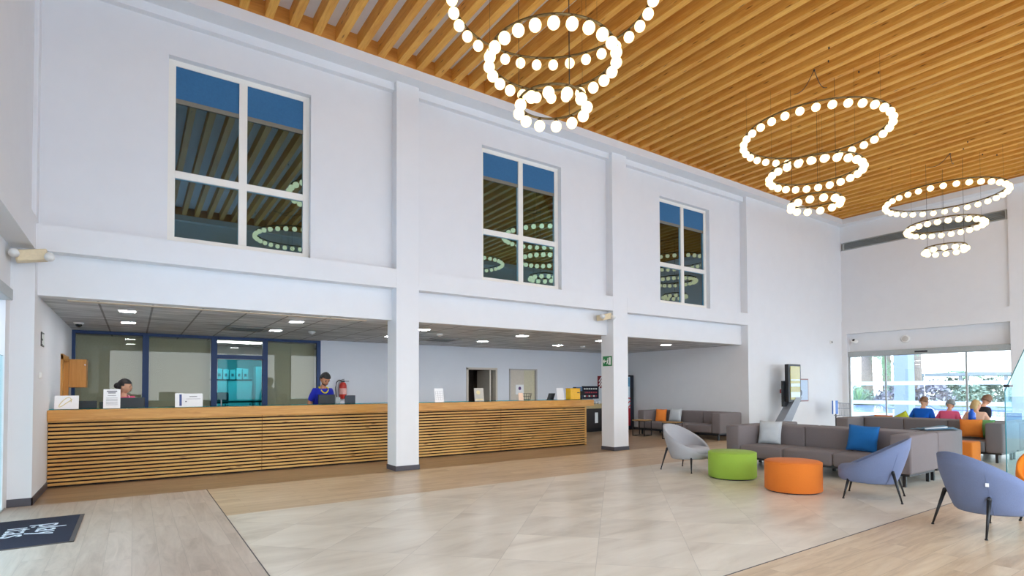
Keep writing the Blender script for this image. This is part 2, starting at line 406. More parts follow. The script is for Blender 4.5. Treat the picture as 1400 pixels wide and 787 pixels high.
# upper windows
BLUEBAND = plain('blue window band', srgb(48, 104, 148), .8)  # added opaque blue strip fills the top of each upper window
for i, (w0, w1) in enumerate(wins):
    f = MB()
    ya, yb = 9.84, 9.91; g = .075
    f.box(w0, w0+.10, ya, yb, 3.74, 6.575).box(w1-.10, w1, ya, yb, 3.74, 6.575).box(w0+.1, w1-.1, ya, yb, 6.49, 6.575).box(w0+.1, w1-.1, ya, yb, 3.74, 3.84)
    m = (w0+w1)/2
    f.box(m-.06, m+.06, ya-.01, yb, 3.84, 6.49).box(w0+.10, m-.06, ya-.01, yb, 4.75, 4.86).box(m+.06, w1-.10, ya-.01, yb, 4.75, 4.86)
    wo = struct('window_%d' % (i+1), f, TRIMW)
    MB().box(w0+.1, w1-.1, 9.868, 9.876, 3.84, 6.49).obj('glass_pane', WINGL, wo)
    MB().box(w0+.1, w1-.1, 9.855, 9.862, 5.99, 6.49).obj('blue_band', BLUEBAND, wo, label='blue window band')
    MB().box(w0+.1, w1-.1, 9.850, 9.866, 5.92, 5.99).obj('band_edge', plain('band edge grey', srgb(120, 116, 104), .6), wo)  # grey strip along the lower edge of the blue one
    struct('trim_%d' % (6+i), MB().box(w0-.02, w1+.02, YR-.02, 9.87, 3.70, 3.745), TRIMW)

# right hand glazed front
wo = struct('window_4', MB().box(XR+.1, XR+.2, 4.93, 9.33, 2.545, 2.58).box(XR+.1, XR+.2, 9.27, 9.33, 0, 2.55).box(XR+.1, XR+.2, 4.93, 4.96, 0, 2.55), ALU)
op = MB().box(XR+.04, XR+.22, 4.95, 9.32, 2.565, 2.73, .01).obj('door_operator', ALU, wo)
MB().box(XR+.02, XR+.05, 6.95, 7.3, 2.61, 2.66).obj('motion_sensor', BLACK, op)
ys = [9.27, 8.18, 7.09, 6.0, 4.96]
for a, b in zip(ys, ys[1:]):
    p = MB().box(XR+.145, XR+.157, b+.004, a-.004, .02, 2.545).obj('glass_pane', CLEAR, wo)
    MB().box(XR+.138, XR+.1445, b+.006, a-.006, 1.56, 1.69).box(XR+.138, XR+.1445, b+.006, a-.006, .92, 1.05).obj('frosted_strip', FROST, p)
for y in (8.18, 6.0): MB().box(XR+.13, XR+.17, y-.022, y+.022, 0, 2.55).obj('mullion', ALU, wo)
wo = struct('window_5', MB().box(XR+.1, XR+.2, -1, 4.4, 2.545, 2.7).box(XR+.1, XR+.2, 1.6, 1.66, 0, 2.55), ALU)
MB().box(XR+.145, XR+.157, -1, 4.39, .02, 2.545).obj('glass_pane', CLEAR, wo)

# ------------------------------------------------------------------ chandeliers
def chandelier():
    root = empty('chandelier', (0, 0, 0))
    spec = [(6.44, 1.29, 32), (5.68, .82, 24), (5.08, .44, 12)]
    cab = None
    for z, r, n in spec:
        rt = r-.005
        m = MB().tube([(rt*math.cos(2*math.pi*k/72), rt*math.sin(2*math.pi*k/72), z+.108) for k in range(72)], .016, 8, True)
        for k in range(n):
            a = 2*math.pi*(k+.5)/n; c, s_ = math.cos(a), math.sin(a)
            m.cyl((rt*c, rt*s_, z+.108), (r*c, r*s_, z+.055), .02, .034, 12)
        ring = m.obj('ring', BRASS, root, True)
        b = None
        for k in range(n):
            a = 2*math.pi*(k+.5)/n
            if b is None: b = MB().ball((0, 0, 0), .074, u=16, v=10).obj('bulb', BULB, ring, True); o = b
            else: o = b.copy(); col.objects.link(o)
            o.location = (r*math.cos(a), r*math.sin(a), z)
        w = .0035 if n == 12 else .0016
        for j in range(3):
            a = R(20+120*j)
            MB().cyl((rt*math.cos(a), rt*math.sin(a), z+.07), (rt*math.cos(a), rt*math.sin(a), ZB), w, n=6).obj('suspension_cable', BLACK, root)
    # two flex leads looping from a hook between the beams
    h = Vector((-.66, -.35, ZB))
    for tx, ty in ((.16, -.18), (-.12, .32)):
        e = Vector((tx, ty, ZB)); pts = []
        for q in range(13):
            u = q/12; p = h.lerp(e, u); p.z -= .12*math.sin(math.pi*u); pts.append(p)
        MB().tube(pts, .007, 6).obj('flex_lead', BLACK, root)
    MB().ball((-.66, -.35, ZB-.01), .02).obj('ceiling_hook', BLACK, root)
    for x, y in ((.07, -.8), (.4, -1.0), (-.75, -.65), (-1.15, -.85)): MB().cyl((x, y, ZB-.035), (x, y, ZB), .012, n=8).obj('cable_grip', BLACK, root)
    return root
ch = chandelier()
labs = ['large ringed globe chandelier nearest the camera, top ring cut by the photo edge',
        'three-ring globe chandelier in the middle of the row under timber ceiling',
        'smallest-looking three-ring globe chandelier, farthest, before the end wall vent']
labs += ['ringed globe chandelier of the row behind the camera, %s' % q for q in ('nearest the entrance door', 'middle one', 'nearest the window wall')]
for i, x in enumerate((4.42, 11.02, 17.6, 4.42, 11.02, 17.6)):
    o = ch if i == 0 else copy_tree(ch)
    place(o, (x, .75 if i > 2 else (5.5 if i < 2 else 5.46), 0), 0, label=labs[i], cat='chandelier', group='three ring chandeliers of glowing globes' if i < 3 else 'chandeliers of the second row, seen mirrored in the windows')

# ------------------------------------------------------------------ low ceiling fittings
dl = None
for i in range(6):
    for j, y in enumerate((10.9, 12.75)):
        if (i, j) == (5, 1): continue
        x = -.10+2.625*i
        if dl is None:
            d = MB().box(-.13, .13, -.13, .13, -.008, .004).obj('ceiling_downlight', PLASTICW)
            MB().box(-.105, .105, -.105, .105, -.012, -.006).obj('light_panel', LED, d); dl = d
        else: d = copy_tree(dl)
        bay = ['left end of the bay by the cabinet', 'over the man in the blue shirt', 'just right of the front column', 'over the middle of the right counter', 'by the second column', 'over the seating beyond the second column'][i]
        place(d, (x, y, ZC), 0, label='square white downlight in grey ceiling, %s, %s row' % (bay, 'front' if j == 0 else 'rear'), cat='downlight', group='square downlights of the low ceiling')
def cassette(x, y, lab):
    c = empty('air_conditioning_cassette', (x, y, ZC), label=lab, cat='air conditioner', group='ceiling air conditioning cassettes')
    MB().box(-.42, .42, -.4, .4, -.02, 0, .008).obj('cover', plain('cassette plastic', srgb(150, 148, 142), .5), c)
    g = MB()
    for q in range(9): g.box(-.3, .3, -.28+.07*q-.012, -.28+.07*q+.012, -.028, -.018)
    g.obj('grille', plain('grille grey', srgb(90, 88, 84), .5), c)
cassette(1.95, 12.75, 'flat grey air conditioning cassette in ceiling above the blue framed doorway')
cassette(6.6, 12.9, 'flat grey air conditioning cassette in ceiling right of front column')
for x, y, lab in ((3.25, 12.6, 'round white smoke detector on low ceiling above the blue shirted man'), (11.3, 12.65, 'round white smoke detector on low ceiling near the second column'), (5.9, 11.6, 'round white ceiling speaker between downlights right of front column')):
    c = MB().lathe([(0, -.05), (.045, -.05), (.075, -.03), (.08, 0), (0, 0)], 20).obj('smoke_detector', PLASTICW, None, True, (x, y, ZC), label=lab, cat='smoke detector')
    MB().lathe([(0, -.062), (.02, -.06), (.025, -.045), (0, -.045)], 12).obj('sensor_head', PLASTICW, c, True)
c = MB().lathe([(0, -.03), (.07, -.03), (.085, 0), (0, 0)], 24).obj('dome_camera', PLASTICW, None, True, (-.88, 13.3, ZC), label='white dome camera on low ceiling above the wooden wall cabinet', cat='camera')
MB().ball((0, 0, -.035), .055, u=16, v=8).obj('dark_dome', DARKGL, c, True)
def floodlight(name, loc, rz, lab):
    t = empty(name, loc, rz, label=lab, cat='emergency light')
    MB().box(-.16, .16, -.10, .10, -.07, .07, .015, mat=Matrix.Rotation(R(-12), 4, 'Y')).obj('housing', CREAM, t)
    for sx in (-1, 1):
        MB().cyl((sx*.17, -.08, .02), (sx*.17, -.15, -.02), .045, .055, 16).obj('lamp_head', PLASTICW, t, True)
    MB().box(-.03, .03, .08, .14, -.03, .03).obj('bracket', PLASTICW, t)
floodlight('emergency_light', (-1.10, 9.28, 3.22), R(8), 'cream twin-headed emergency light high in the left corner')
floodlight('emergency_light', (9.22, 9.56, 3.19), 0, 'white twin-headed emergency light high beside the second column')
c = MB().lathe([(0, 0), (.13, 0), (.13, .04), (.1, .055), (0, .06)], 28).obj('wall_speaker', PLASTICW, None, True, (XR+.2, 7.6, 3.08), label='round white speaker over the window wall, centre', cat='speaker'); c.rotation_euler = (0, R(-90), 0)
MB().lathe([(0, .062), (.085, .06), (.09, .056)], 24).obj('grille', plain('speaker grille', srgb(196, 192, 186), .6), c, True)
c = empty('wall_camera', (XR+.2, 9.12, 3.1), label='white dome camera at top left of the window wall', cat='camera')
MB().ball((-.08, 0, 0), .11, (1, 1, .8)).obj('housing', PLASTICW, c, True); MB().ball((-.16, 0, .04), .045).obj('lens', DARKGL, c, True); MB().cyl((0, 0, 0), (-.06, 0, 0), .07, n=16).obj('mount', PLASTICW, c)
c = MB().box(-.09, .09, -.03, 0, -.05, .05, .01).obj('wall_sensor', PLASTICW, None, loc=(19.94, YW, 3.06), label='small white sensor box on wall left of the window wall', cat='sensor')
MB().ball((0, -.03, 0), .035).obj('lens', plain('grey lens', srgb(150, 152, 156), .3), c, True)
c = MB().box(-.05, .05, -.03, 0, -.06, .06, .005).obj('call_point', plain('red plastic', srgb(190, 40, 40), .4), None, loc=(16.72, YW, 1.38), label='small red fire alarm call point on white wall beside the kiosk', cat='alarm')
MB().box(-.025, .025, -.034, -.03, -.03, .03).obj('push_plate', PLASTICW, c)
# linear vent on the right wall
v = empty('air_vent', (XR, 0, 0), label='long louvred air vent high on the far end wall', cat='vent')
m = MB().box(.03, .06, 4.95, 9.42, 6.585, 6.62).box(.03, .06, 4.95, 9.42, 6.33, 6.36)
for y in (9.40, 7.2, 4.97): m.box(.03, .06, y-.02, y+.02, 6.36, 6.585)
m.obj('frame', ALU, v)
m = MB()
for q in range(6): m.box(.05, .12, 4.97, 9.4, 6.37+.036*q, 6.378+.036*q)
m.obj('louvres', ALU, v)
MB().box(.125, .135, 4.95, 9.42, 6.34, 6.61).obj('back_plate', ALU, v)

# ------------------------------------------------------------------ signs on walls and columns
GREENS = plain('sign green', srgb(18, 120, 62), .4); SIGNW = plain('sign white', (.85, .9, .85, 1), .4)
s = empty('exit_sign', (C2[0]-.004, 9.70, 2.15), label='green running man exit sign on side of second column', cat='sign')
MB().box(-.01, 0, -.15, .15, -.12, .12).obj('panel', GREENS, s)
m = MB()
def seg(m, a, b, w, x):   # flat bar on a plate facing -X ; a,b = (y,z)
    d = Vector((0, b[0]-a[0], b[1]-a[1])); n = Vector((0, -d.z, d.y)).normalized()*w/2
    A, B = Vector((x, *a)), Vector((x, *b)); m.quad(A+n, A-n, B-n, B+n)
m.box(-.013, -.011, -.12, -.06, -.09, .09)
seg(m, (.13, 0), (.02, 0), .03, -.0125); seg(m, (.13, 0), (.09, .045), .025, -.0125); seg(m, (.13, 0), (.09, -.045), .025, -.0125)
seg(m, (-.02, .04), (-.01, -.02), .035, -.0125); seg(m, (-.01, -.02), (-.04, -.08), .02, -.0125); seg(m, (-.01, -.02), (.02, -.07), .02, -.0125); seg(m, (-.04, .03), (.0, .01), .015, -.0125)
m.ball((-.012, -.025, .065), .016, (.1, 1, 1)); m.obj('pictogram', SIGNW, s)
s = empty('door_sign', (XL, 10.25, 2.22), label='small black and white notice high on the left side wall', cat='sign')
MB().box(0, .01, -.14, .14, -.10, .10).obj('panel', plain('sign black', srgb(40, 40, 40), .4), s)
MB().box(.01, .012, -.11, -.02, .01, .07).box(.01, .012, .02, .11, -.08, .08).box(.01, .012, -.11, -.03, -.07, -.02).obj('pictogram', SIGNW, s)
s = empty('light_switch', (XL, 10.07, 1.71), label='pair of white wall switches on left side wall near the counter', cat='switch')
MB().box(0, .012, -.10, .10, -.05, .05, .004).obj('plate', PLASTICW, s)
for y in (-.05, .05): MB().box(.012, .018, y-.03, y+.03, -.035, .035).obj('rocker', PLASTICW, s)

# ------------------------------------------------------------------ reception desk
desk = empty('reception_desk', (0, 11.0, 0), label='long timber-slatted reception desk with thick wooden top', cat='desk')
DX0, DX1 = XL+.004, 9.92
top = MB().box(DX0, DX1+.20, -.10, .42, 1.025, 1.19, .006).obj('countertop', LIGHTOAK, desk)
MB().box(DX0, DX1+.12, .10, .52, 1.192, 1.2).obj('glass_top', TEALGL, desk)
m = MB()
for q in range(17): m.box(DX0, DX1, -.02, .008, .03+.0605*q, .03+.0605*q+.037, .003, 1)
m.obj('slat_front', SLAT, desk)
MB().box(DX0, DX1-.01, .022, .04, .0, 1.025).obj('backing_board', plain('dark backing', srgb(26, 15, 8), .9), desk)
m = MB()
for q in range(17): m.box(DX1-.03, DX1+.002, .015, .7, .03+.0605*q, .03+.0605*q+.041)
m.box(DX1-.035, DX1, -.018, .02, .0, 1.025).obj('slat_end', SLAT, desk)
MB().box(DX0, DX1-.04, .06, .95, .72, .75).obj('work_surface', PLASTICW, desk)
MB().box(DX0, DX1-.04, .90, .93, 0, .72).obj('rear_panel', PLASTICW, desk)
for x in (1.95, 7.2): MB().box(x-.004, x+.004, -.022, -.018, .03, 1.025).obj('panel_joint', plain('joint shadow gap', srgb(96, 60, 24), .8), desk)

# items standing on the desk
CT = 1.20
def sheet(name, cx, y, w, h, lab, cat='leaflet', lean=10, rz=0, art=None, mat=PAPER):
    t = empty(name, (cx, y, CT), R(rz), label=lab, cat=cat)
    rot = Matrix.Rotation(R(-lean), 4, 'X')
    MB().box(-w/2, w/2, 0, .004, 0, h, mat=rot).obj('panel', mat, t)
    MB().prism([(.004, 0), (.10, 0), (.09, .004), (.02, .006)], 'x', -w*.3, w*.3).obj('foot', mat, t)
    m = MB()
    if art == 'text':
        m.box(-w*.3, w*.3, -.002, 0, h*.86, h*.92, mat=rot).box(-w*.22, w*.22, -.002, 0, h*.78, h*.83, mat=rot)
        m.box(-w*.25, w*.25, -.002, 0, h*.66, h*.68, mat=rot)
        for q in range(6): m.box(-w*.34, w*.34, -.002, 0, h*(.18+.07*q), h*(.195+.07*q), mat=rot)
    elif art == 'lines':
        m.box(-w*.2, w*.2, -.002, 0, h*.74, h*.79, mat=rot).box(-w*.38, w*.38, -.002, 0, h*.58, h*.60, mat=rot).box(-w*.42, -w*.34, -.002, 0, h*.36, h*.44, mat=rot)
    elif art == 'grid':
        for q in range(5): m.box(-w*.4, w*.4, -.002, 0, h*(.15+.16*q), h*(.155+.16*q), mat=rot)
        for q in range(4): m.box(-w*.4+w*.26*q, -w*.39+w*.26*q, -.002, 0, h*.15, h*.8, mat=rot)
    if art: m.obj('print', INK, t)
    return t
GOLD = plain('pale gold print', srgb(226, 212, 160), .4)
t = sheet('picture_card', -.87, 11.1, .30, .215, 'white card with pale gold swirl at left end of the counter', 'card')
m = MB(); rot = Matrix.Rotation(R(-10), 4, 'X')
pts = [rot @ Vector((.11*math.cos(a)*(.5+a/9), -.002, .11+.075*math.sin(a*1.3))) for a in [i*.28 for i in range(20)]]
m.tube(pts, .006, 5); m.obj('swirl', GOLD, t)
sheet('notice_stand', -.295, 11.08, .225, .315, 'white printed notice standing before the woman in pink', 'notice', art='text')
t = sheet('leaflet_stand', .65, 11.1, .13, .24, 'narrow white leaflet with blue stripe left of the landscape notice', 'leaflet')
MB().box(.0, .035, -.003, 0, .02, .22, mat=rot).obj('stripe', plain('navy print', srgb(60, 80, 140), .5), t)
sheet('notice_stand', .86, 11.12, .29, .235, 'white landscape notice on the counter left of the blue framed doorway', 'notice', art='lines')
sheet('menu_card', 5.645, 11.1, .22, .31, 'plain white card with faint table on counter right of front column', 'card', art='grid')
t = sheet('picture_card', 6.685, 11.1, .24, .315, 'silver-grey picture card with bright disc before the dark doorway', 'card', rz=-6, mat=plain('silver card', srgb(190, 186, 176), .4))
MB().cyl(rot @ Vector((-.02, -.002, .21)), rot @ Vector((-.02, -.005, .21)), .05, n=24).box(-.09, .09, -.003, 0, .03, .06, mat=rot).obj('disc', GOLD, t)
sheet('menu_card', 9.15, 11.1, .23, .31, 'tall blank white card left of the yellow box', 'card', art=None)
bx = empty('suggestion_box', (9.66, 11.22, CT), label='bright yellow letter box with slot at right end of counter', cat='box')
MB().box(-.17, .17, -.1, .1, 0, .28, .01).obj('body', plain('yellow lacquer', srgb(246, 190, 20), .4), bx); MB().box(.06, .15, -.103, -.1, .17, .19).obj('slot', BLACK, bx)
MB().box(-.175, .175, -.105, .105, .28, .30, .008).obj('lid', plain('yellow lid', srgb(236, 176, 20), .4), bx)
wb = empty('wire_basket', (8.12, 11.2, CT), label='black wire basket on counter before the cream sliding door', cat='basket')
m = MB()
for z, r in ((.02, .10), (.10, .12), (.17, .14)): m.tube([(r*math.cos(a), r*.7*math.sin(a), z) for a in [2*math.pi*k/24 for k in range(24)]], .004, 5, True)
for k in range(12):
    a = 2*math.pi*k/12; m.cyl((.1*math.cos(a), .07*math.sin(a), .02), (.14*math.cos(a), .098*math.sin(a), .17), .003, n=5)
m.obj('wire_frame', BLACK, wb); MB().lathe([(0, .01), (.1, .01), (.1, .02), (0, .02)], 20).obj('base', BLACK, wb)
sheet('flyer', 7.9, 11.12, .14, .19, 'small peach and white flyer left of the wire basket', 'flyer', mat=plain('peach paper', srgb(238, 204, 176), .6))
lh = empty('letter_rack', (8.88, 11.2, CT), label='small black slanted letter rack left of the tall blank card', cat='rack')
MB().box(-.09, .09, -.08, .08, 0, .01).obj('base', BLACK, lh)
for q in range(3): MB().box(-.004, .004, -.07, .07, 0, .17, mat=Matrix.Translation((-.06+.05*q, 0, .01)) @ Matrix.Rotation(R(22), 4, 'Y')).obj('divider', BLACK, lh)
def monitor(name, x, y, w, h, zc, lab, rz=0, cat='monitor', mat=BLACK):
    t = empty(name, (x, y, .75), R(rz), label=lab, cat=cat)
    MB().box(-w/2, w/2, -.015, .02, zc-.75-h/2, zc-.75+h/2, .006).obj('housing', mat, t)
    MB().box(-w/2+.012, w/2-.012, .02, .022, zc-.75-h/2+.012, zc-.75+h/2-.012).obj('screen', DARKGL, t)
    MB().box(-.03, .03, -.03, -.015, .02, zc-.75).obj('stand', mat, t)
    MB().box(-.12, .12, -.12, .1, 0, .015, .004).obj('foot', mat, t)
monitor('computer_monitor', -.03, 11.62, .38, .30, 1.215, 'black computer monitor in front of the woman in pink')
monitor('computer_monitor', -.66, 11.62, .30, .26, 1.19, 'dark monitor behind the gold swirl card, left end')
monitor('label_printer', -.41, 11.62, .14, .2, 1.2, 'small dark desk device left of the printed notice', cat='device', mat=plain('olive black plastic', srgb(44, 44, 34), .5))
monitor('computer_monitor', 3.30, 11.62, .34, .30, 1.235, 'black monitor in front of the man in the blue football shirt')
monitor('card_terminal', 3.53, 11.62, .10, .22, 1.22, 'narrow pale desk device between the two right monitors', cat='device', mat=plain('grey plastic', srgb(170, 172, 172), .5))
monitor('computer_monitor', 3.79, 11.62, .22, .26, 1.235, 'small dark monitor below the fire extinguisher', mat=plain('slate plastic', srgb(60, 66, 76), .5))

# ------------------------------------------------------------------ back wall items
fe = empty('fire_extinguisher', (4.60, YB-.11, 1.24), label='red fire extinguisher with black hose on the back wall', cat='fire extinguisher')
REDP = plain('extinguisher red', srgb(196, 48, 36), .35)
MB().lathe([(0, 0), (.085, 0), (.095, .02), (.095, .36), (.07, .42), (.03, .44), (0, .44)], 24).obj('cylinder', REDP, fe, True)
MB().lathe([(.0965, .12), (.0965, .28)], 24).obj('instruction_label', plain('label pink', srgb(230, 170, 160), .5), fe, True)
MB().box(-.04, .04, -.02, .02, .44, .49).box(-.02, .16, -.012, .012, .49, .505, mat=Matrix.Rotation(R(-14), 4, 'Y')).box(0, .16, -.012, .012, .46, .475).obj('handle', BLACK, fe)
MB().tube([(-.02, 0, .47), (-.1, 0, .5), (-.17, 0, .44), (-.2, -.02, .3), (-.19, -.02, .1), (-.15, -.02, .0)], .013, 8).obj('hose', BLACK, fe, True)
# blue framed glass partition
pr_ = empty('glass_partition', (0, YB, 0), label='blue framed glass office partition behind the counter', cat='partition')
m = MB()
for a, b in ((-1.09, -1.03), (.147, .27), (1.502, 1.626), (2.627, 2.745), (3.94, 4.034)): m.box(a, b, -.04, .06, 0, 2.73, .006)
m.box(-1.09, 4.034, -.03, .05, 2.70, 2.765); m.obj('frame', BLUEFR, pr_)
MB().box(1.626, 2.627, -.03, .05, 2.236, 2.33).obj('transom', BLUEFR, pr_)
for a, b, z0, z1 in ((-1.03, .147, .1, 2.70), (.27, 1.502, .1, 2.70), (1.626, 2.627, 2.33, 2.70), (2.745, 3.94, .1, 2.70)):
    MB().box(a, b, .0, .008, z0, z1).obj('glass_pane', PARTGL, pr_)
MB().box(-1.03, 3.94, -.03, .05, 0, .1).obj('kick_rail', BLUEFR, pr_)
d = MB().box(1.64, 2.615, .01, .018, .02, 2.22).obj('door', TEALGL, pr_); MB().cyl((1.72, -.03, .95), (1.72, -.03, 1.25), .012, n=10).obj('door_handle', CHROME, d)
OLIVE = plain('panel curtain cloth', srgb(180, 176, 160), .9)
pan = None; n = 0
for a, b in ((-1.03, .147), (.27, 1.502), (2.745, 3.94)):
    k2 = 4; w = (b-a)/k2
    for q in range(k2):
        n += 1
        y = 15.02+.02*(q % 2)
        o = MB().box(-w/2-.004, w/2+.004, -.003, .003, .08, 2.68).obj('panel_curtain', OLIVE, None, loc=(a+w*(q+.5), y, 0))
        MB().box(-w/2, w/2, -.008, .008, .05, .08).obj('weight_bar', ALU, o)
        bayn = 'left' if a < 0 else ('second' if a < 1 else 'right-hand')
        tag(o, 'olive grey panel curtain, %s from left, behind the %s glass pane' % (['first', 'second', 'third', 'fourth'][q], bayn), 'curtain', 'panel curtains behind the glass partition')
# office seen through the door
oc = None
LBL = plain('cabinet white', (.75, .78, .8, 1), .5)
for i, (xa, xb, h, nm) in enumerate(((1.55, 2.15, 1.75, 'left'), (2.16, 2.78, 1.75, 'right'))):
    t = empty('filing_cabinet', ((xa+xb)/2, 17.4, 0), label='tall pale office cabinet seen through the blue doorway, %s one' % nm, cat='cabinet', group='office cabinets')
    w = xb-xa; MB().box(-w/2, w/2, -.2, .25, 0, h).obj('carcass', LBL, t); MB().box(-w/2+.01, w/2-.01, -.225, -.2, .05, h-.02).obj('door', LBL, t)
    MB().box(w/2-.06, w/2-.04, -.24, -.225, .9, 1.1).obj('handle', BLACK, t); MB().box(-w/2, w/2, -.23, .25, h, h+.03).obj('top_trim', BLACK, t)
t = empty('tall_cupboard', (3.2, 17.3, 0), label='taller pale cupboard right of the filing cabinets', cat='cupboard')
MB().box(-.33, .33, -.2, .3, 0, 2.15).obj('carcass', LBL, t); MB().box(-.31, .31, -.22, -.2, .05, 2.1).obj('door', LBL, t); MB().cyl((-.25, -.24, 1.0), (-.25, -.24, 1.2), .01).obj('handle', BLACK, t)
MB().box(-.005, .005, -.23, -.22, .05, 1.6).obj('door_gap', BLACK, t)
for i in range(7):
    x = 1.62+.165*i; h = .26+.05*((i*3) % 4)/3
    o = MB().box(-.07, .07, -.15, .1, 0, h, .004).obj('box_file', LBL, None, loc=(x, 17.35, 1.782))
    MB().box(-.03, .03, -.153, -.15, .08, .16).obj('spine_label', INK, o)
    tag(o, '%s pale box file from left on top of the office cabinets' % ['first', 'second', 'third', 'fourth', 'fifth', 'sixth', 'seventh'][i], 'file', 'box files on the cabinets')
t = empty('office_desk', (2.3, 15.9, 0), label='dark topped office desk seen through the blue doorway', cat='desk')
MB().box(-.7, .9, -.3, .3, 1.16, 1.2).obj('desk_top', BLACK, t)
for x in (-.65, .85): MB().box(x-.03, x+.03, -.28, .28, 0, 1.16).obj('leg', BLACK, t)
t = empty('swivel_chair', (1.95, 16.6, 0), label='black swivel chair behind the office desk', cat='chair')
MB().box(-.16, .16, -.03, .03, 1.12, 1.42, .03, mat=Matrix.Identity(4)).obj('backrest', BLACK, t); MB().box(-.24, .24, -.5, 0, .62, .7, .03).obj('seat', BLACK, t); MB().cyl((0, -.25, .05), (0, -.25, .62), .03).obj('column', BLACK, t)
MB().tube([(0, -.05, .7), (0, .06, .9), (0, .04, 1.15)], .02).obj('back_bar', BLACK, t)
m = MB()
for k2 in range(5): m.cyl((0, -.25, .07), (.28*math.cos(k2*1.2566), -.25+.28*math.sin(k2*1.2566), .04), .02)
m.obj('star_base', BLACK, t)
t = empty('office_fill', (2.3, 16.4, ZC), label='flat ceiling light added to brighten the office behind the blue partition', cat='lamp')  # glowing panel added to brighten the office behind the teal door
MB().box(-.6, .6, -.3, .3, -.02, 0).obj('fill_panel', emis('office fill glow', (.95, .98, 1, 1), 9), t); MB().box(-.62, .62, -.32, .32, -.012, .004).obj('frame', ALU, t)

# doors in the back wall
JAMB = plain('cream door frame', srgb(206, 198, 184), .5)
struct('door_1', MB().box(8.44, 8.50, YB-.03, YB+.2, 0, 2.14).box(9.50, 9.56, YB-.03, YB+.2, 0, 2.14).box(8.44, 9.56, YB-.03, YB+.2, 2.09, 2.15).box(9.36, 9.42, YB+.12, YB+.9, 0.01, 2.08), JAMB)
t = MB().box(8.62, 8.86, 16.56, 16.598, 1.25, 1.85, .004).obj('notice_board', plain('board grey green', srgb(120, 130, 126), .6), None, label='grey notice board on the wall inside the dark doorway', cat='board')
MB().box(8.66, 8.82, 16.552, 16.56, 1.35, 1.75).obj('sheet', PAPER, t)
dd = struct('door_2', MB().box(10.03, 10.08, YB-.02, YB+.05, 0, 2.13).box(11.10, 11.16, YB-.02, YB+.05, 0, 2.13).box(10.03, 11.16, YB-.02, YB+.05, 2.10, 2.14), plain('door frame greige', srgb(180, 178, 176), .5))
MB().box(10.08, 10.64, YB+.02, YB+.05, 0, 2.10).obj('door_leaf', JAMB, dd)
MB().box(10.64, 11.1, YB+.05, YB+.08, 0, 2.10).obj('door_leaf', plain('striped cream leaf', srgb(206, 200, 172), .5), dd)
c = MB().box(10.30, 10.62, YB+.012, YB+.02, 1.30, 1.62, .003).obj('door_poster', PAPER, None, label='white paper notice with round purple emblem on the cream door', cat='poster')
MB().cyl((10.46, YB+.013, 1.5), (10.46, YB+.009, 1.5), .055, n=24).obj('emblem', plain('purple print', srgb(96, 60, 120), .5), c)
# left wall door and cabinet
dr = struct('door_3', MB().box(XL-.08, XL+.03, 12.69, 12.79, 0, 2.13).box(XL-.08, XL+.03, 13.77, 13.87, 0, 2.13).box(XL-.08, XL+.03, 12.69, 13.87, 2.05, 2.15), DOORW)
MB().box(XL-.09, XL-.05, 12.79, 13.77, 0, 2.05).obj('door_leaf', DOORW, dr)
cb = empty('wall_cabinet', (-.93, 14.1, 1.55), label='honey-coloured wooden key cabinet hung beside the left door', cat='cabinet')
MB().box(-.155, .14, -.18, .25, 0, .56, .004).obj('body', DOORW, cb)
MB().box(-.15, .14, -.205, -.182, .005, .555, .004).obj('door', DOORW, cb)
MB().cyl((.12, -.23, .45), (.12, -.205, .45), .012).obj('lock', CHROME, cb)

# coffee corner and vending machine
cc = empty('coffee_counter', (13.2, 14.35, 0), label='dark self-service coffee counter behind end of the desk', cat='counter')
MB().box(-.75, .95, -.3, .4, .12, .80).obj('cabinet', plain('black brown laminate', srgb(46, 42, 44), .5), cc)
MB().box(-.78, .98, -.34, .42, .80, .95).obj('worktop', plain('beige laminate', srgb(176, 158, 116), .4), cc)
MB().box(-.12, .02, -.305, -.3, .3, .66).obj('front_notice', PAPER, cc)
MB().box(-.7, .9, -.25, .35, 0, .12).obj('plinth', BLACK, cc)
for i in range(5):
    o = MB().lathe([(0, 0), (.03, 0), (.038, .09), (.034, .09), (.027, .008), (0, .008)], 14).obj('paper_cup', PAPER, None, True, (12.75+.17*i, 14.2, .95))
    tag(o, 'white cup standing on the coffee counter', 'cup', 'cups on the coffee counter')
cm = empty('coffee_machine', (12.75, 14.55, .95), label='black coffee machine on the coffee counter', cat='coffee machine')
MB().box(-.2, .2, -.15, .15, 0, .07, .01).box(-.2, .2, 0, .15, .07, .42).box(-.2, .2, -.15, .15, .30, .45, .01).obj('body', BLACK, cm); MB().cyl((0, -.08, .22), (0, -.08, .3), .03).obj('spout', CHROME, cm)
sc = empty('menu_board', (13.3, YB-.03, 1.12), label='black menu board with rows of text above coffee counter', cat='menu board')
MB().box(-.15, .62, -.03, .03, 0, .45, .004).obj('panel', plain('menu navy', srgb(24, 28, 44), .4), sc)
mw, mr = MB(), MB()
for rr in range(3):
    for q in range(6):
        (mr if rr in (1, ) or (rr == 0 and q % 2) else mw).box(-.1+.11*q, -.1+.11*q+.08, -.034, -.03, .07+.13*rr, .12+.13*rr)
mw.obj('white_rows', SIGNW, sc); mr.obj('red_rows', plain('menu red', srgb(190, 70, 80), .5), sc)
o = MB().box(-.2, .2, -.03, .03, 0, .42, .004).obj('wall_poster', plain('poster blue', srgb(88, 128, 170), .5), None, loc=(12.93, YB-.035, 1.12), label='blue poster panel left of the menu board', cat='poster'); MB().box(-.2, -.1, -.033, -.03, 0.01, .41).obj('dark_edge', BLACK, o)
